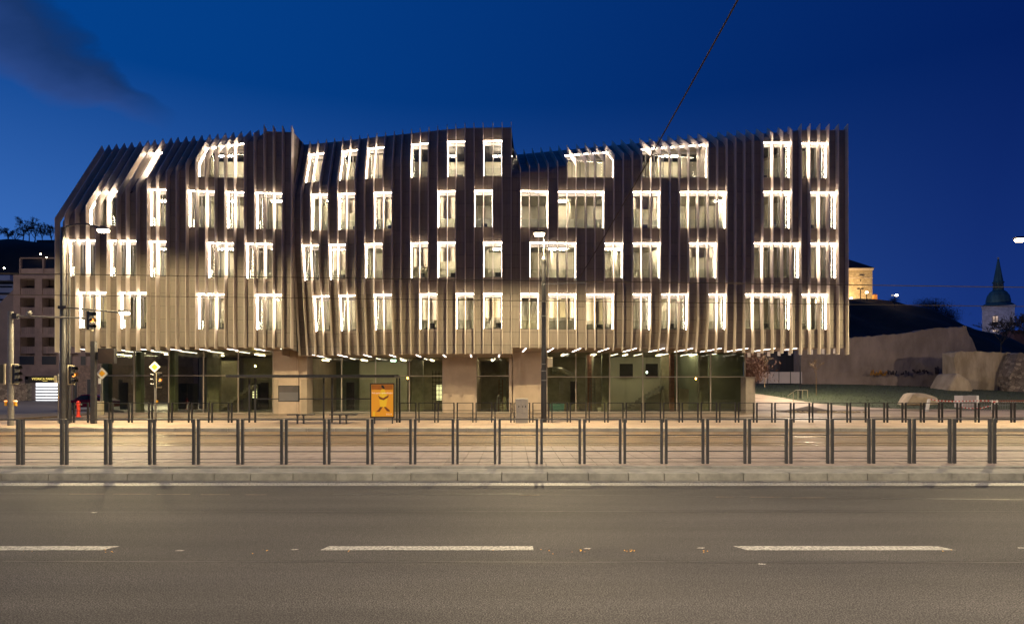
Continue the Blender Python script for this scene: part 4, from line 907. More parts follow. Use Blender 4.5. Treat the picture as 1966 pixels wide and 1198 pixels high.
for c in cols:
    prev = 528
    for r0, r1, r2 in rowsy:
        MB().box(X(c[0], Ya), X(c[1], Ya), Ya + .02, Ya + 1.6, Z(r0, Ya), Z(prev, Ya)).build('lintel', 'apt', t)
        MB().box(X(c[0], Ya), X(c[1], Ya), Ya + .12, Ya + .25, Z(r2, Ya), Z(r1, Ya)).build('balustrade', 'balus', t)
        MB().box(X(c[0], Ya), X(c[1], Ya), Ya + 1.5, Ya + 1.62, Z(r2, Ya), Z(r0, Ya)).build('recess', 'aptdark', t)
        MB().box(X(c[1] - 9, Ya), X(c[1] - 2, Ya), Ya + 1.44, Ya + 1.5, Z(r2, Ya), Z(r0 + 1, Ya)).build('balcony_door', 'dwin', t)
        prev = r2
for a, b in ((25.4, 57), (116, 300)): MB().box(X(a, Ya), X(b, Ya), Ya, Ya + 1.6, 0, Z(684, Ya)).build('wall', 'apt', t)
MB().box(X(57, Ya), X(116, Ya), Ya, Ya + 1.6, Z(728, Ya), Z(684, Ya)).build('wall', 'apt', t)
for pa, pb, qa, qb in ((38, 66, 684, 700), (81, 108, 684, 700), (155.5, 165, 684, 701), (133, 138, 682, 700), (178, 186, 684, 701), (205, 213, 684, 701)):
    f = MB().box(X(pa - 1, Ya), X(pb + 1, Ya), Ya - .06, Ya - .002, Z(qb + 1, Ya), Z(qa - 1, Ya)).build('window', 'apt', t); MB().box(X(pa, Ya), X(pb, Ya), Ya - .08, Ya - .062, Z(qb, Ya), Z(qa, Ya)).build('pane', 'dwin', f)
# penthouse frame
for a, b in ((35, 37.5), (79.5, 82), (112, 114)): MB().box(X(a, Ya), X(b, Ya), Ya + .2, Ya + .6, Z(528, Ya), Z(494, Ya)).build('terrace_post', 'apt', t)
MB().box(X(35, Ya), X(114, Ya), Ya + .2, Ya + .6, Z(495.8, Ya), Z(494, Ya)).box(X(35, Ya), X(114, Ya), Ya + .3, Ya + .5, Z(528, Ya), Z(515, Ya)).build('terrace_frame', 'apt', t)
MB().box(X(76, Ya), X(200, Ya), Ya + 5, Ya + 12, Z(528, Ya), Z(497, Ya)).build('penthouse', 'apt', t)
# garage entrance
M['louvre'] = emis('lit_garage_door', (0.92, 0.95, 1.0), 2.2); M['greyslat'] = mat('grey_door_slat', (.12, .12, .12), .5)
g_ = MB().box(X(62, Ya), X(112, Ya), Ya + .8, Ya + .9, 0, Z(735, Ya)).build('garage_door', 'louvre', t)
for k in range(5): MB().box(X(63, Ya), X(112, Ya), Ya + .7, Ya + .78, Z(743.8 + k * 5.9 + (0), Ya), Z(741.2 + k * 5.9, Ya)).build('slat', 'greyslat', g_)
MB().box(X(51, Ya), X(57, Ya), Ya - .3, Ya, 0, Z(722, Ya)).box(X(51, Ya), X(118, Ya), Ya - .3, Ya, Z(728, Ya), Z(722, Ya)).build('entrance_frame', 'backing', t)
s_ = MB().box(X(57.2, Ya), X(116, Ya), Ya - .12, Ya - .02, Z(734.5, Ya), Z(722.5, Ya)).build('sign_board', 'backing', t)
M['signglow'] = emis('sign_letters', (1.0, .72, .03), 1.0)
text('sign_lettering', 'VYDRICA PARKING', 0.50, (X(90, Ya), Ya - .36, Z(727.5, Ya)), (R(90), 0, 0), 'signglow', s_, .02)
MB().box(X(85, Ya), X(94, Ya), Ya - .36, Ya - .34, Z(731.8, Ya), Z(731, Ya)).build('sign_line', 'signglow', s_)
M['rubble'] = stonemat('rubble_stone', (.30, .24, .17), (.12, .09, .065), (.07, .055, .04), 1.6)
tag(MB().box(X(-80, 103), X(52, 103), 103, 104, 0, Z(738, 103)).box(X(-80, 102.9), X(52.2, 102.9), 102.9, 104.1, Z(738, 103), Z(735.8, 103)).build('stone_wall', 'rubble'), 'low rubble stone wall left of the lit garage entrance', 'wall')
M['base'] = stonemat('brown_stone_base', (.15, .10, .08), (.08, .055, .045), (.05, .035, .03), 3.0)
b_ = tag(MB().box(X(120, 98), X(330, 98), 98, 104.9, 0, Z(702, 98)).build('stone_plinth', 'base'), 'dark brown stone base storey behind the red parked car', 'building')
for pa, pb, qa in ((168, 176, 728), (228, 236, 728), (140, 148, 724)): MB().box(X(pa - 1.5, 98), X(pb + 1.5, 98), 97.94, 97.99, 0, Z(qa - 2, 98)).build('door_surround', 'apt', b_); MB().box(X(pa, 98), X(pb, 98), 97.9, 97.94, 0, Z(qa, 98)).build('door', 'dwin', b_)
# far left houses
M['paleblue'] = mat('pale_render', (.30, .33, .40), .8, 0, .06, .5)
t = thing('terrace_building', 'pale flat roofed terrace building at the far left edge', 'building'); Yb = 125
MB().box(X(-90, Yb), X(26, Yb), Yb, Yb + 12, 0, Z(546, Yb)).build('wall', 'paleblue', t); MB().box(X(-90, Yb), X(27, Yb), Yb - 1, Yb + 12, Z(540, Yb), Z(530, Yb)).build('roof_slab', 'paleblue', t)
MB().box(X(-90, Yb), X(25, Yb), Yb + .6, Yb + 12, Z(546, Yb), Z(540, Yb)).build('window_band', 'dwin', t)
for q in (549, 562, 574): MB().box(X(-90, Yb), X(24, Yb), Yb - .08, Yb - .002, Z(q + 3.4, Yb), Z(q, Yb)).build('window', 'dwin', t)
M['beige'] = mat('beige_gable', (.24, .18, .14), .85, 0, .1, .4)
t = thing('gable_house', 'beige gabled house wall with bare tree at the left edge', 'building'); MB().prism([(X(-120, 112), 0), (X(25.3, 112), 0), (X(25.3, 112), Z(556, 112)), (X(-8, 112), Z(590, 112)), (X(-120, 112), Z(600, 112))], 1, 112, 120).build('wall', 'beige', t)
# ------------------------------------------------------------------ bare trees
def bare_tree(name, label, cat, x, y, z, h, m='bark', seed=1, spread=.55, depth=5, trunk=.3, leaves=None, group=None, r0=None, twig=1.0):
    rg = random.Random(seed); t = thing(name, label, cat, group, loc=(x, y, z)); r0 = r0 or h * .022
    tr = MB(); tr.tube([(0, 0, -.2), (rg.uniform(-.02, .02) * h, 0, h * trunk * .6), (0, 0, h * trunk)], [r0, r0 * .85, r0 * .75], 7).build('trunk', m, t)
    cr = MB(); tips = []
    def grow(p, d, l, r, k):
        mid = p + d * l * .5 + Vector((rg.uniform(-1, 1), rg.uniform(-1, 1), rg.uniform(-.3, .5))) * l * .06; e = mid + d * l * .5
        cr.tube([p, mid, e], [r, r * .8, r * .6], 3 if k > 1 else 5, cap=False); tips.append(e)
        if k >= depth: return
        for _ in range(rg.choice((2, 3, 3)) if k else 5):
            nd = (d + Vector((rg.uniform(-1, 1), rg.uniform(-1, 1), rg.uniform(-.25, .75))) * spread * 1.15).normalized()
            grow(p + (e - p) * rg.uniform(.45, 1), nd, l * rg.uniform(.55, .82), max(r * .55, .006 * twig), k + 1)
    grow(Vector((0, 0, h * trunk * .85)), Vector((0, 0, 1)), h * .26, r0 * .7, 0)
    cr.build('crown', m, t)
    if leaves:
        lv = MB()
        for e in tips:
            if rg.random() < leaves and e.z < h * .62 and e.z > h * .2:
                for _ in range(6):
                    c = e + Vector((rg.gauss(0, .12), rg.gauss(0, .12), rg.gauss(0, .12))); u = Vector((rg.uniform(-1, 1), rg.uniform(-1, 1), rg.uniform(-1, 1))).normalized() * .06; v = u.cross(Vector((rg.random(), rg.random(), 1))).normalized() * .045
                    lv.face([c - u, c + v, c + u, c - v])
        if lv.f: o = lv.build('leaves', 'brownleaf', t); o['kind'] = 'stuff'
    return t
def terrain(name, f, x0, x1, y0, y1, nx, ny, m, kind='structure'):
    mb = MB()
    for j in range(ny + 1):
        for i in range(nx + 1): x = lerp(x0, x1, i / nx); y = lerp(y0, y1, j / ny); mb.v.append((x, y, f(x, y)))
    for j in range(ny):
        for i in range(nx): a = j * (nx + 1) + i; mb.f.append((a, a + 1, a + nx + 2, a + nx + 1))
    return setting(mb.build(name, m, smooth=True), kind)
from mathutils import noise as mn
def ns(x, y, s, a): return mn.noise(Vector((x * s, y * s, 3.7))) * a
def sst(a, b, v): t = min(1, max(0, (v - a) / (b - a))); return t * t * (3 - 2 * t)
def hl(x, y):
    px = CX + x / 215 * F; ridge = Z(interp([(-200, 490), (0, 478), (45, 476), (70, 470), (120, 466), (250, 480), (400, 560), (700, 700)], px), 215)
    return ridge * sst(128, 212, y) * (1 - .3 * sst(225, 330, y)) + ns(x, y, .06, 3) * sst(130, 160, y) - .1
terrain('hill', hl, -270, -60, 126, 330, 60, 50, 'hill')
for k, (px, h) in enumerate(((-8, 10), (16, 9), (30, 11), (44, 12), (56, 11), (66, 13), (82, 9), (98, 10))):
    yy = 206 + k % 3 * 3; xx = X(px, yy)
    bare_tree('bare_tree', ('bare tree on the left hill crest at the frame edge', 'small bare tree on the left hill crest, second from the frame edge', 'bare tree on the hill crest left of the tallest pair', 'wide bare tree in the middle of the left hill crest', 'bare tree just left of the dark hilltop block', 'tallest bare tree beside the dark hilltop block', 'low bare tree in front of the dark hilltop block', 'bare tree on the hill touching the bronze facade edge')[k], 'tree', xx, yy, hl(xx, yy) - .6, h * 1.0, seed=20 + k, depth=6, trunk=.04, spread=1.0, twig=6, group='bare trees on the left hill')
M['dkblock'] = mat('dark_hill_block', (.035, .026, .026), .9, 0, .3, .5)
t = thing('hilltop_house', 'dark boxy house on the left hill behind the bare trees', 'house'); MB().box(X(70, 203), X(112, 203), 203, 212, Z(500, 203), Z(461, 203)).build('wall', 'dkblock', t)
for px in (76, 86, 96): MB().box(X(px, 203), X(px + 4, 203), 202.9, 202.98, Z(480, 203), Z(472, 203)).build('window', 'dwin', t)
M['hlamp'] = emis('distant_lamp', (1, .8, .5), 30)
for px, py, yy, lab in ((78, 488, 190, 'tiny lit lamp on the left hill above the brown block'), (8, 515, 180, 'tiny faint lamp on the dark slope at the left edge'), (89.5, 495.3, 150, 'tiny lit lamp over the terrace frame')):
    t = thing('distant_lamp', lab, 'lamp', loc=P(px, py, yy)); MB().lathe([(.05, -.2), (.22, -.05), (.22, .08), (.05, .2)], 0, 0, 8).build('globe', 'hlamp', t); MB().tube([(0, .1, -.2), (0, .1, -9)], .07, 5).build('pole', 'darkst', t)
bare_tree('bare_tree', 'bare tree whose twigs reach in at the far left edge', 'tree', X(-40, 60), 60, 0, 8.5, seed=9, depth=5, trunk=.3, spread=.75, twig=2)
bare_tree('bare_tree', 'small street tree behind the thick left mast by the plinth', 'tree', X(141, 90), 90, 0, 4.5, seed=19, depth=4, trunk=.4, spread=.4, twig=3)
# ================================================================== BACKGROUND RIGHT
def tz(x, y):
    k = 1 - .35 * sst(42, 75, x); return .035 + 2.55 * sst(55, 93, y) * k
def yb(x): return interp([(12, 76), (28, 75), (30.5, 66), (32.6, 62), (36, 58.5), (60, 57), (110, 56)], x)
def strip_terrain(name, ya, yb_, m, nx=120, ny=24, x0=12, x1=130):
    mb = MB()
    for j in range(ny + 1):
        for i in range(nx + 1):
            x = lerp(x0, x1, (i / nx) ** 1.5); y = lerp(ya(x), yb_(x), j / ny); mb.v.append((x, y, tz(x, y) + ns(x, y, .25, .07) * sst(54, 60, y)))
    for j in range(ny):
        for i in range(nx): a = j * (nx + 1) + i; mb.f.append((a, a + 1, a + nx + 2, a + nx + 1))
    return setting(mb.build(name, m, smooth=True))
strip_terrain('lawn', yb, lambda x: 140, 'grass'); strip_terrain('footpath', lambda x: 43.6, yb, 'fore')
# grass tufts
gt = MB(); rg = random.Random(4)
for _ in range(9000):
    x = rg.uniform(24, 62); y = rg.uniform(57, 90)
    if y < yb(x) + .3: continue
    z = tz(x, y) + ns(x, y, .25, .07); h = rg.uniform(.04, .12); a = rg.uniform(-.06, .06)
    gt.face([(x - .03, y, z), (x + .03, y, z), (x + a, y + .02, z + h)])
setting(gt.build('grass_blades', 'grass'), 'stuff')
# old town wall
M['oldwall'] = mat('weathered_plaster_wall', (.21, .16, .125), .9, 0, .22, .42, bump=.6, bscale=2.5, stretch=(1.3, 1, .5), col2=(.25, .195, .155))
M['palewall'] = mat('pale_weathered_wall', (.30, .23, .14), .9, 0, .25, .6, bump=.6, bscale=2.5, stretch=(1.4, 1, .4), col2=(.40, .32, .21))
def ruin(name, label, top, bot, Yw, th, m, rel=.25, nx=None, slope=0.0):
    p0, p1 = top[0][0], top[-1][0]; nx = nx or max(8, int((p1 - p0) / 4)); nz = 26; mb = MB()
    for i in range(nx + 1):
        px = lerp(p0, p1, i / nx); zt_ = Z(interp(top, px), Yw); zb_ = Z(interp(bot, px), Yw) - 1.2; x = X(px, Yw)
        for j in range(nz + 1):
            z = lerp(zb_, zt_, j / nz); edge = 1 if 0 < j else 0
            y = Yw + slope * (z - zb_) + mn.fractal(Vector((x * .35, z * .35, Yw)), .9, 2.1, 5) * rel
            xx = x + (mn.noise(Vector((z * .8, 1.3, p1))) * .35 if i in (0, nx) else 0)
            zz = z + (mn.noise(Vector((x * 1.7, 5.1, 2.2))) * .18 if j == nz else 0); mb.v.append((xx, y, zz))
    n1 = nz + 1
    for i in range(nx):
        for j in range(nz): a = i * n1 + j; mb.f.append((a, a + n1, a + n1 + 1, a + 1))
    base = len(mb.v)
    for i in range(nx + 1):
        for j in (0, nz): v = mb.v[i * n1 + j]; mb.v.append((v[0], Yw + th, v[2]))
    for i in range(nx):
        a, b = base + 2 * i, base + 2 * i + 2; mb.f += [(i * n1 + nz, (i + 1) * n1 + nz, b + 1, a + 1), (a, a + 1, b + 1, b)]
    for i, s in ((0, 1), (nx, -1)):
        col = [i * n1 + j for j in range(n1)]; mb.f.append(tuple(([base + 2 * i] + col + [base + 2 * i + 1])[::s]))
    return tag(mb.build(name, m, smooth=False), label, 'wall')
w1 = ruin('town_wall', 'high weathered town wall with graffiti rising behind the lawn', [(1537, 652), (1640, 648), (1700, 643), (1735, 640), (1760, 636), (1790, 631), (1820, 629), (1855, 627), (1859, 640), (1868, 652), (1874, 678)], [(1537, 737), (1660, 742), (1700, 738), (1760, 736), (1880, 738)], 92, 2.0, 'oldwall', .22)
ruin('town_wall', 'lower pale stretch of town wall at the right with sloping mound foot', [(1834, 676), (1850, 675), (1900, 676), (1945, 678), (1950, 700), (1951, 712)], [(1834, 760), (1900, 778), (1951, 778)], 84, 2.5, 'palewall', .22)
ruin('rubble_wall', 'dark rubble stone wall filling the right edge of the frame', [(1938, 722), (1946, 700), (1955, 678), (2100, 680)], [(1938, 790), (2100, 790)], 82, 2, 'rubble', .35)
# mound foot of the pale wall
mb = MB(); 
pp = [(1800, 772), (1812, 762), (1826, 748), (1838, 726), (1845, 715), (1870, 730), (1880, 775)]
mb.prism([(X(a, 80), Z(b, 80)) for a, b in pp + [(1840, 785)]], 1, 80.5, 84.5); tag(mb.build('masonry_mound', 'palewall', bevel=.3), 'pale masonry mound sloping down from the lower wall to the lawn', 'wall')
# graffiti
def graffiti(label, p0, p1, py, m, amp, seed):
    rg = random.Random(seed); mb = MB(); x = p0
    while x < p1:
        w = rg.uniform(3.5, 6); k = rg.randint(3, 5); pts = [(x + w * rg.random(), py + rg.uniform(-amp, amp)) for _ in range(k + 2)]
        for (a, b), (c, d) in zip(pts, pts[1:]):
            A_, B_ = Vector(P(a, b, 91.0)), Vector(P(c, d, 91.0)); nrm = Vector((-(B_ - A_).z, 0, (B_ - A_).x)).normalized() * .06; mb.face([A_ - nrm, B_ - nrm, B_ + nrm, A_ + nrm])
        x += w * .9
    o = mb.build('graffiti', m, w1); sol = o.modifiers.new('thick', 'SOLIDIFY'); sol.thickness = .03
M['gry'] = mat('graffiti_ochre', (.42, .20, .03), .8, 0, .2); M['grb'] = mat('graffiti_dark', (.04, .03, .035), .8); M['gru'] = mat('graffiti_blue', (.06, .07, .22), .8)
graffiti('', 1671, 1703, 716, 'gry', 6, 1); graffiti('', 1703, 1720, 715, 'grb', 5, 2); graffiti('', 1729, 1745, 716, 'grb', 5, 3); graffiti('', 1751, 1778, 713, 'grb', 4, 4); graffiti('', 1795, 1802, 712, 'grb', 9, 5); graffiti('', 1803, 1820, 718, 'gru', 4, 6)
# site fence and dark hall
t = thing('site_hoarding', 'four pale hoarding panels in front of the dark hall', 'fence'); Yh = 88; M['hoard'] = mat('pale_hoarding', (.33, .29, .28), .7, 0, .06, .6)
for a, b in ((1458, 1473), (1474.5, 1495), (1496, 1517), (1518.5, 1540)): MB().box(X(a, Yh), X(b, Yh), Yh, Yh + .06, Z(736, Yh), Z(714, Yh)).build('hoarding_panel', 'hoard', t, bevel=.02)
for a in (1473.8, 1495.5, 1517.8): MB().box(X(a, Yh) - .03, X(a, Yh) + .03, Yh + .07, Yh + .14, Z(737, Yh), Z(713, Yh)).build('post', 'darkst', t)
t = thing('storage_hall', 'dark blue metal hall behind the pale hoarding', 'building'); M['hall'] = brickmat('dark_metal_sheet', (.022, .022, .030), (.018, .018, .026), (.01, .01, .014), 1, w=.9, h=8, msize=.02, axes='XZ')
MB().box(X(1440, 95), X(1541, 95), 95, 110, 0, Z(680, 95)).build('wall', 'hall', t); MB().box(X(1438, 95), X(1543, 95), 94.8, 110.2, Z(680, 95), Z(678, 95)).build('roof', 'hall', t)
# bush right of glass corner
M['bush'] = mat('russet_bush', (.075, .030, .016), .9, 0, .4, 3)
def bush(label, px, py0, Yv, w, h, n, m, seed, nm='bush'):
    rg = random.Random(seed); mb = MB(); x0 = X(px, Yv); z0 = Z(py0, Yv)
    for _ in range(n):
        a = rg.gauss(0, w * .3), rg.gauss(0, w * .25), abs(rg.gauss(h * .45, h * .25)); e = Vector((x0 + a[0], Yv + a[1], z0 + min(a[2], h)))
        d = Vector((rg.uniform(-1, 1), rg.uniform(-1, 1), rg.uniform(.2, 1.6))).normalized() * h * .13; s = Vector((.02, 0, 0)) * (h / 2); mb.face([e - s, e + s, e + d])
    for _ in range(40):
        a = rg.uniform(-w * .1, w * .1); mb.tube([(x0 + a, Yv, z0), (x0 + a * 4, Yv + rg.uniform(-1, 1) * w * .2, z0 + h * rg.uniform(.5, .95))], [.03, .008], 3, cap=False)
    return tag(mb.build(nm, m), label, 'bush')
bush('russet leafless bush between the glass corner and the pale hoarding', 1437, 735, 70, 3.2, 3.2, 2500, 'bush', 3)
for px, py, yy, h, lab, lv in ((1443, 738, 74, 4.1, 'young bare tree nearest the glass corner', None), (1468, 740, 76, 4.1, 'young bare tree in front of the pale hoarding', None), (1567, 755, 66, 4.1, 'young tree on the lawn keeping some brown leaves', .8)):
    bare_tree('young_tree', lab, 'tree', X(px, yy), yy, Z(py, yy), h, 'palebark', seed=int(px), spread=.62, depth=4, trunk=.38, leaves=lv, r0=.05, twig=1.6)
# handrail
t = thing('handrail', 'pale tubular steel handrail beside the path steps', 'handrail'); Yv = 60
for px, pb_ in ((1523, 771), (1532, 766), (1541, 764), (1550.5, 763)): MB().tube([P(px, pb_ + 1, Yv), P(px, 749 if px > 1530 else 753, Yv)], .03, 6).build('post', 'cream', t)
MB().tube([P(1512, 760, Yv), P(1528, 748.8, Yv), P(1550.5, 748.8, Yv)], .03, 6).build('rail', 'cream', t)
# planting bed with stones
t = sheet('planting_bed', 0, 1, 0, 1, 0, 'soil'); bpy.data.objects.remove(t)
mb = MB(); n = 26; cx_, cy_ = X(1553, 53), 53.0
mb.v = [(cx_, cy_, .55)] + [(cx_ + math.cos(a) * 2.6 * s, cy_ + math.sin(a) * 1.9 * s, .05 + .42 * (1 - s)) for s in (.5, 1.0) for a in [2 * math.pi * k / n for k in range(n)]]
mb.f = [(0, 1 + k, 1 + (k + 1) % n) for k in range(n)] + [(1 + k, 1 + n + k, 1 + n + (k + 1) % n, 1 + (k + 1) % n) for k in range(n)]
setting(mb.build('planting_bed', 'soil', smooth=True))
M['cobble'] = mat('pale_bedding_stone', (.34, .27, .18), .8, 0, .2, 5, rnd=.25)
rg = random.Random(8); def_ = None
def rock(r, seed):
    rg = random.Random(seed); mb = MB(); n = 7
    for k, (s, z) in enumerate(((.6, 0), (1, .3), (.85, .62), (.4, .85))):
        for j in range(n): a = 2 * math.pi * j / n + k * .3; q_ = s * rg.uniform(.8, 1.15); mb.v.append((q_ * math.cos(a) * r, q_ * math.sin(a) * r * .8, z * r * rg.uniform(.85, 1.1)))
    for k in range(3):
        for j in range(n): a0 = k * n + j; a1 = k * n + (j + 1) % n; mb.f.append((a0, a1, a1 + n, a0 + n))
    mb.f.append(tuple(3 * n + j for j in range(n))); return mb
rocks = []
sb = tag(rock(.16, 0).build('stone_pile', 'cobble'), 'field of pale loose stones edging the brown planting bed', 'stones'); sb.location = (X(1575, 51), 51, .06)
for s in range(4): rocks.append(rock(.15, s + 1).build('stone', 'cobble', sb))
for k in range(170):
    o = rocks[k % 4] if k < 4 else rocks[k % 4].copy()
    if k >= 4: COL.objects.link(o); o.parent = sb
    u = rg.random(); o.location = (lerp(-2.3, 3.6, u), lerp(-.4, 2.6, rg.random()) * (1 - .45 * u), 0); o.rotation_euler = (0, 0, rg.random() * 6); s = rg.uniform(.6, 1.2); o.scale = (s, s, s * .8)
# boulder
mb = MB(); rg = random.Random(2); bx, by = X(1766, 57), 57.0
prof = [(1731, 777), (1737, 766), (1744, 756), (1752, 753.5), (1768, 754.5), (1783, 759), (1792, 763), (1797, 770), (1800, 776), (1786, 778), (1755, 779)]
fr_ = [(X(a, by), Z(b, by)) for a, b in prof]; cxm = sum(p[0] for p in fr_) / len(fr_); czm = sum(p[1] for p in fr_) / len(fr_)
for k, (s, yy) in enumerate(((.55, -.9), (.92, -.6), (1.0, 0.1), (.93, .9), (.6, 1.5))):
    for j, (a, b) in enumerate(fr_): mb.v.append((cxm + (a - cxm) * s * rg.uniform(.97, 1.03), by + yy + rg.uniform(-.08, .08), czm + (b - czm) * s * rg.uniform(.95, 1.03) - (.12 if s < .9 else 0)))
n = len(fr_)
for k in range(4):
    for j in range(n): a0 = k * n + j; a1 = k * n + (j + 1) % n; mb.f.append((a0, a0 + n, a1 + n, a1))
mb.f += [tuple(range(n)), tuple(range(4 * n, 5 * n))[::-1]]
M['boulder'] = mat('pale_boulder', (.42, .34, .23), .85, 0, .15, 1.6, bump=.5, bscale=9); tag(mb.build('boulder', 'boulder', bevel=.05), 'large pale boulder with slanting top on the lawn edge', 'boulder')
# barriers and boxes at the right
t = tag(MB().box(X(1849, 60), X(1875, 60), 60, 61.2, tz(55, 60) - .2, Z(759.5, 60)).box(X(1849, 60) + .0, X(1858, 60), 59.98, 60, Z(790, 60), Z(762, 60)).build('white_container', 'hoard', bevel=.02), 'pale box shaped container behind the red and white tape', 'container'); MB().box(X(1875, 60), X(1879.5, 60), 60, 61.2, .1, Z(759.3, 60)).build('side_panel', 'white', t)
M['rust'] = mat('rusty_railing', (.12, .035, .015), .8, 0, .3, 4); t = thing('rusty_railing', 'long rusty railing in front of the pale wall at the right', 'railing')
MB().box(X(1796, 66), X(1990, 66), 66, 66.1, Z(771.5, 66), Z(768, 66)).build('rail', 'rust', t)
for k in range(45): x = X(1802 + k * 4.2, 66); MB().box(x - .05, x + .05, 66.02, 66.08, tz(x, 66), Z(771.5, 66)).build('baluster', 'board', t)
M['tapered'] = mat('tape_red', (.65, .05, .03), .5); t = thing('barrier_tape', 'red and white barrier tape strung between the boulder and the posts', 'tape')
tp = [(1783, 766), (1800, 769), (1830, 770.5), (1850, 770), (1878, 769), (1903, 769.5)]; 
def tape(tp, Yv, t):
    k = 0
    for (a, b), (c, d) in zip(tp, tp[1:]):
        n = max(1, int((c - a) / 3.2))
        for q_ in range(n):
            u0, u1 = q_ / n, (q_ + 1) / n; A_ = P(lerp(a, c, u0), lerp(b, d, u0), Yv); B_ = P(lerp(a, c, u1), lerp(b, d, u1), Yv)
            MB().prism([(A_[0], A_[2] - .03), (B_[0], B_[2] - .03), (B_[0], B_[2] + .04), (A_[0], A_[2] + .04)], 1, Yv, Yv + .01).build('tape_segment', 'tapered' if k % 2 else 'white', t); k += 1
tape(tp, 56, t)
t = thing('barrier_tape', 'lower sagging red and white tape in front of the pale container', 'tape'); tape([(1842, 781), (1862, 784), (1884, 783.5), (1902, 779)], 54, t)
tag(MB().prism([(X(1783, 55), Z(766, 55)), (X(1787, 55), Z(766, 55)), (X(1783, 55), .02), (X(1777, 55), .02)], 1, 55, 55.15).build('marker_post', 'white'), 'slanting white marker post beside the boulder', 'post')
t = thing('barrier_sign', 'white barrier stand with a red and white warning board', 'barrier'); Yw = 52
for px in (1905.5, 1914.5): MB().box(X(px, Yw) - .03, X(px, Yw) + .03, Yw, Yw + .06, .03, Z(768, Yw)).build('leg', 'white', t)
MB().box(X(1905, Yw), X(1916, Yw), Yw - .03, Yw - .01, Z(776, Yw), Z(769, Yw)).build('board', 'white', t); MB().prism([(X(1906, Yw), Z(775, Yw)), (X(1906, Yw), Z(770, Yw)), (X(1913, Yw), Z(770, Yw))], 1, Yw - .045, Yw - .031).build('red_mark', 'tapered', t)
t = thing('crowd_barrier', 'grey crowd control barrier beside the warning board', 'barrier')
for k in range(22): x = X(1845 + k * 5, 53); MB().tube([(x, 53, .12), (x, 53, 1.0)], .012, 4).build('bar', 'galv', t)
MB().tube([P(1843, 781, 53), P(1953, 776, 53)], .02, 5).tube([P(1843, 787, 53), P(1953, 788, 53)], .02, 5).build('rail', 'galv', t)
# hill, castle
def hr(x, y):
    px = CX + x / 262 * F; ridge = Z(interp([(1100, 560), (1560, 572), (1640, 577), (1700, 576), (1718, 582), (1745, 597), (1768, 612), (1800, 622), (1825, 632), (1840, 655), (1865, 700), (1900, 738)], px), 262)
    k = sst(120, 262, y); return max(.0, ridge * (k ** 2.2)) * (1 - .4 * sst(275, 380, y)) + ns(x, y, .08, 2.2) * sst(120, 150, y) * (1 - sst(250, 262, y)) - .4
terrain('castle_hill', hr, 60, 230, 112, 380, 90, 70, 'hill')
t = thing('castle_tower', 'floodlit stone castle tower with dark red roof on the right hill', 'tower'); Yk = 262
M['castle'] = stonemat('castle_stone', (.42, .32, .19), (.28, .20, .11), (.20, .15, .09), .9)
zt0, zb0 = Z(519, Yk), Z(577, Yk) - 2
MB().box(X(1560, Yk), X(1675, Yk), Yk, Yk + 16, zb0, zt0).build('wall', 'castle', t)
MB().box(X(1558, Yk), X(1676, Yk), Yk - .5, Yk + 16.5, zt0, Z(515, Yk)).build('cornice', 'conc', t)
MB().box(X(1560, Yk), X(1676, Yk), Yk - .25, Yk, Z(534.5, Yk), Z(533.5, Yk)).build('string_course', 'conc', t)
xk0, xk1 = X(1554, Yk), X(1677.5, Yk); zk, zr = Z(515.3, Yk), Z(478, Yk)
M['redroof'] = mat('dark_red_roof', (.055, .022, .018), .8, 0, .15, .6)
mb = MB(); mb.v = [(xk0, Yk - 1, zk), (xk1, Yk - 1, zk), (xk1, Yk + 17, zk), (xk0, Yk + 17, zk), (X(1600, Yk), Yk + 8, zr), (X(1610, Yk), Yk + 8, zr)]; mb.f = [(0, 1, 5, 4), (1, 2, 5), (2, 3, 4, 5), (3, 0, 4), (0, 3, 2, 1)]; mb.build('roof', 'redroof', t)
MB().box(X(1649, Yk), X(1656, Yk), Yk - .7, Yk, Z(537, Yk), Z(529.5, Yk)).build('bay', 'castle', t); MB().box(X(1651, Yk), X(1653, Yk), Yk - .1, Yk, Z(540, Yk), Z(537.5, Yk)).build('window', 'dwin', t)
tag(MB().box(X(1655, 255), X(1705, 255), 255, 257, Z(592, 255), Z(577, 255)).build('castle_wall', 'base'), 'low dark bastion wall right of the castle tower foot', 'wall')
t = thing('chimney', 'orange lit little chimney turret beside the castle tower', 'chimney'); MB().box(X(1678, 258), X(1684.5, 258), 258, 259.4, Z(577, 258), Z(566, 258)).build('stack', mat('orange_turret', (.5, .2, .05), .8), t); MB().box(X(1679, 258), X(1683.5, 258), 258.2, 259.2, Z(566, 258), Z(564, 258)).build('cap', 'redroof', t)
def flood(x, y, z, w, tx, ty, tzz, size=100):
    l = bpy.data.lights.new('floodlight_beam', 'SPOT'); l.energy = w; l.color = (1, .72, .36); l.spot_size = R(size); l.spot_blend = .6; l.shadow_soft_size = .3
    o = bpy.data.objects.new('floodlight_beam', l); COL.objects.link(o); o.location = (x, y, z); o.rotation_euler = (Vector((tx, ty, tzz)) - Vector((x, y, z))).to_track_quat('-Z', 'Y').to_euler(); return o
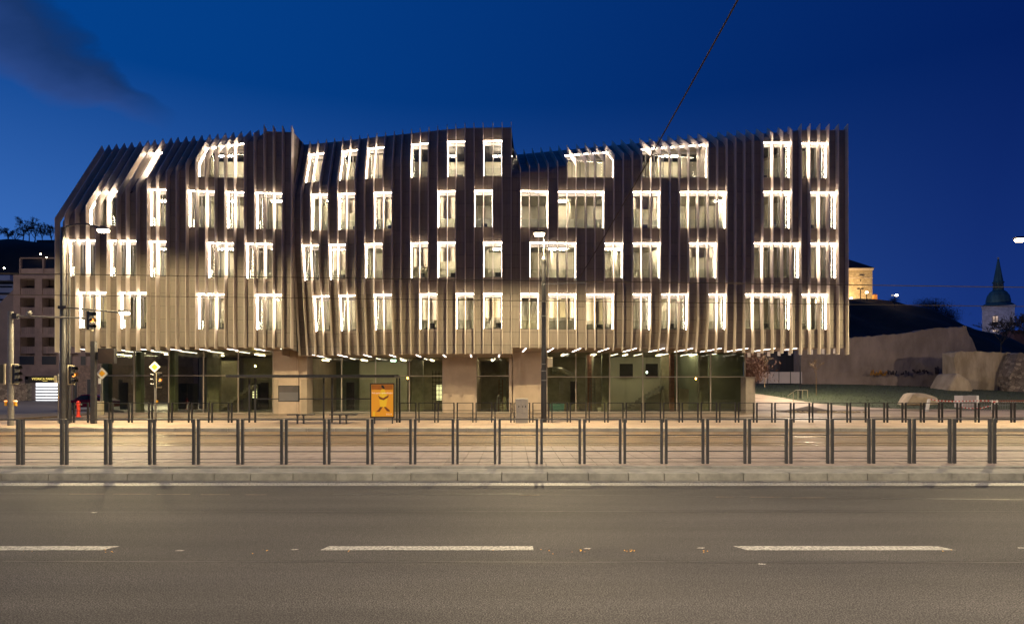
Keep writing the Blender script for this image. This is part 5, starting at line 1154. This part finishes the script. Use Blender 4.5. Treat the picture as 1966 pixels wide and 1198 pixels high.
for px, pt, pl, lab, on in ((1652, 554.5, 245, 'dark floodlight mast standing against the lit castle wall', 0), (1664, 562, 250, 'small white lit lamp on a post before the castle tower', 1), (1717.5, 567.5, 240, 'twin headed floodlight mast on the hill right of the castle', 1)):
    t = thing('floodlight_mast', lab, 'floodlight'); x = X(px, pl); z = Z(pt, pl); zg = Z(585 if px < 1700 else 600, pl)
    MB().tube([(x, pl, zg - 2), (x, pl, z)], .16, 6).build('pole', 'black', t)
    for s in ((-1, 1) if px != 1664 else (0,)): MB().box(x + s * .7 - .35, x + s * .7 + .35, pl - .3, pl + .3, z - .15, z + .35).build('lamp_head', 'hlamp' if on and s >= 0 else ('posterwh' if on else 'black'), t)
t = thing('floodlight', 'ground floodlight at the foot of the castle tower', 'floodlight'); fx = X(1634, 252); MB().box(fx - .3, fx + .3, 251.8, 252.2, Z(575, 252), Z(572, 252)).build('lamp_head', 'hlamp', t); fl = flood(fx, 251.0, Z(571, 252) + .5, 32000, fx + 1.5, 262, Z(553, 262), 150)
for k, (px, w, h) in enumerate(((1716, 3.4, 2.2), (1775, 7, 4.5), (1795, 8, 6), (1815, 8, 6), (1826, 5, 4))):
    yy = 250; xx = X(px, yy); b = bush(('low shrub at the foot of the twin floodlight mast', 'low scrub on the falling right ridge', 'dense bare scrub in the middle of the right ridge', 'tall bare scrub near the end of the right ridge', 'last bare shrub above the high wall')[k], px, 0, yy, w, h, 1500, 'hill', 30 + k, 'shrub')
    b.location.z = hr(xx, yy) - Z(0, yy) - .3
# church
t = thing('church', 'pale church tower with green dome, lantern and spire behind a bare tree', 'church'); Yk = 330
M['chwall'] = brickmat('church_render', (.36, .34, .36), (.31, .29, .31), (.22, .2, .21), 1, w=2.2, h=.8, msize=.05, axes='XZ'); M['copper'] = mat('green_copper', (.045, .095, .085), .6, .1, .35, .3, stretch=(2, 1, .2))
hw = (X(1948, Yk) - X(1916.5, Yk)) * .80; xc_ = X(1916.5, Yk + hw); dpt = hw
MB().box(xc_ - hw, xc_ + hw, Yk, Yk + 2 * dpt, 0, Z(589, Yk)).build('tower', 'chwall', t); MB().box(xc_ - hw * 1.04, xc_ + hw * 1.04, Yk - .5, Yk + 2 * dpt + .5, Z(589, Yk), Z(586.5, Yk)).build('cornice', 'chwall', t)
yc_ = Yk + dpt
def sq_lathe(prof, n, m, nm):
    MB().lathe([(r, z) for r, z in prof], xc_, yc_, n).build(nm, m, t, smooth=False)
zz = lambda p: Z(p, yc_ - 4)
sq_lathe([(hw * 1.12, zz(587)), (hw * .98, zz(583)), (hw * .80, zz(580)), (hw * .80, zz(575)), (hw * .72, zz(566)), (hw * .55, zz(559)), (hw * .36, zz(555))], 12, 'copper', 'dome')
sq_lathe([(hw * .36, zz(555)), (hw * .34, zz(541))], 8, 'copper', 'lantern')
sq_lathe([(hw * .40, zz(541)), (hw * .40, zz(539.5)), (hw * .33, zz(538.5)), (hw * .045, zz(494))], 8, 'copper', 'spire')
sq_lathe([(.3, zz(494.5)), (.55, zz(493)), (.3, zz(491))], 8, 'conc', 'finial')
def cw(px): return xc_ + (px - 1916.5) * 2 * hw / 63
for px in (1908.5, 1913.5, 1919.5, 1924.5): MB().box(cw(px) - .35, cw(px) + .35, yc_ - hw * .40, yc_ - hw * .3, zz(553), zz(543)).build('lantern_opening', 'black', t)
M['chlit'] = emis('church_window_glow', (1, .62, .25), .5)
wn_ = MB().prism([(cw(1905), Z(624, Yk)), (cw(1917), Z(624, Yk)), (cw(1917), Z(609, Yk)), (cw(1914), Z(605, Yk)), (cw(1908), Z(605, Yk)), (cw(1905), Z(609, Yk))], 1, Yk - .1, Yk - .01).build('window', 'black', t)
for k, (a, b) in enumerate(((606.5, 609), (610, 612), (614, 615), (616, 617))): MB().box(cw(1906), cw(1910), Yk - .16, Yk - .11, Z(b, Yk), Z(a, Yk)).box(cw(1911.5), cw(1916), Yk - .16, Yk - .11, Z(b, Yk), Z(a, Yk)).build('lit_pane', 'chlit', wn_)
MB().box(cw(1906), cw(1916), Yk - .1, Yk - .01, Z(636, Yk), Z(632.5, Yk)).build('window', 'chlit', t)
MB().box(cw(1940), cw(1944), Yk - .1, Yk - .01, Z(622, Yk), Z(610, Yk)).build('window', 'black', t)
ang = -math.atan2(xc_, yc_); cvec = Vector((xc_, yc_, 0)); t.rotation_euler = (0, 0, ang); t.location = cvec - Matrix.Rotation(ang, 3, 'Z') @ cvec
t = thing('church_nave', 'dark red roofed nave beside the church tower at the right edge', 'building'); mb = MB(); Yn = 318
mb.prism([(X(1940, Yn), Z(672, Yn)), (X(1966, Yn), Z(690, Yn)), (X(2060, Yn), Z(690, Yn)), (X(2060, Yn), Z(633, Yn)), (X(1949, Yn), Z(634, Yn))], 1, Yn, Yn + 10).build('roof', 'redroof', t); MB().prism([(X(1890, Yn), 0), (X(2060, Yn), 0), (X(2060, Yn), Z(690, Yn)), (X(1965, Yn), Z(690, Yn)), (X(1938, Yn), Z(668, Yn)), (X(1890, Yn), Z(668, Yn))], 1, Yn + .3, Yn + 9).build('wall', 'chwall', t)
t = thing('low_houses', 'dark low roofs between the high wall and the church', 'building'); MB().prism([(X(1860, 280), 0), (X(1925, 280), 0), (X(1925, 280), Z(661, 280)), (X(1898, 280), Z(652, 280)), (X(1872, 280), Z(655, 280)), (X(1860, 280), Z(665, 280))], 1, 280, 290).build('wall', 'dkblock', t)
bare_tree('bare_tree', 'large bare tree in front of the church tower above the wall', 'tree', X(1922, 110), 110, Z(702, 110), 12.0, seed=47, depth=6, trunk=.15, spread=.95, twig=6, r0=.2)
bare_tree('bare_tree', 'bare tree at the right frame edge beside the church', 'tree', X(1975, 108), 108, Z(700, 108), 12, seed=52, depth=6, trunk=.15, spread=.9, twig=6, r0=.16)
# unseen globe lamps, added to brighten the left block and the old walls
M['globe'] = emis('globe_glow', (1, .82, .6), 30)
for x, y, z, w, lab in ((-80, 84, 9, 1.7, 'added fill lamp, left of the frame'), (-42, 80, 7.5, 1.3, 'added fill lamp behind the left part of the building'), (31, 70, 8.6, 1.0, 'added fill lamp behind the right part of the building'), (70, 50, 9, 3.4, 'unseen lamp assumed right of the frame before the old walls')):
    t = thing('added_globe_lamp', lab, 'street lamp'); MB().tube([(x, y, 0), (x, y, z - .3)], [.08, .05], 8).build('pole', 'darkst', t); MB().lathe([(.05, z - .3), (.2, z - .2), (.26, z), (.2, z + .18), (.05, z + .26)], x, y, 12).build('globe', 'globe', t, smooth=True)
    l = bpy.data.lights.new('added_globe_light', 'POINT'); l.energy = LAMP_W * w; l.color = (1, .80, .60); l.shadow_soft_size = .3; o = bpy.data.objects.new('lamp_light', l); COL.objects.link(o); o.parent = t; o.location = (x, y - .5, z)
t = thing('floodlight', 'added floodlight before the church tower, brightening it', 'floodlight'); cx0 = X(1900, 300); MB().box(cx0 - .4, cx0 + .4, 299.6, 300, 18, 18.6).build('lamp_head', 'black', t); cf = flood(cx0, 299, 19, 15000, xc_, 330, 45, 90); cf.data.color = (1, .85, .9)  # unseen floodlight added to brighten the church tower
# made-up house blocks behind the camera, added to block sky and darken glass reflections
for k, (x0, x1, h, lab) in enumerate(((-95, -35, 19, 'added house block behind the camera, left'), (-34.5, 22, 23, 'added house block behind the camera, middle'), (22.5, 95, 20, 'added house block behind the camera, right'))):
    t = thing('added_house_block', lab, 'building'); MB().box(x0, x1, -44, -26, 0, h).build('wall', 'apt', t); MB().prism([(-45, h), (-25.6, h), (-35, h + 5)], 0, x0 - .4, x1 + .4).build('roof', 'redroof', t)
    n = int((x1 - x0) / 5)
    for r in range(int(h / 3.6)):
        for q_ in range(n): xx = x0 + 2 + q_ * 5; MB().box(xx, xx + 1.3, -26, -25.92, 1.2 + r * 3.6, 3.0 + r * 3.6).build('window', 'dwin', t)
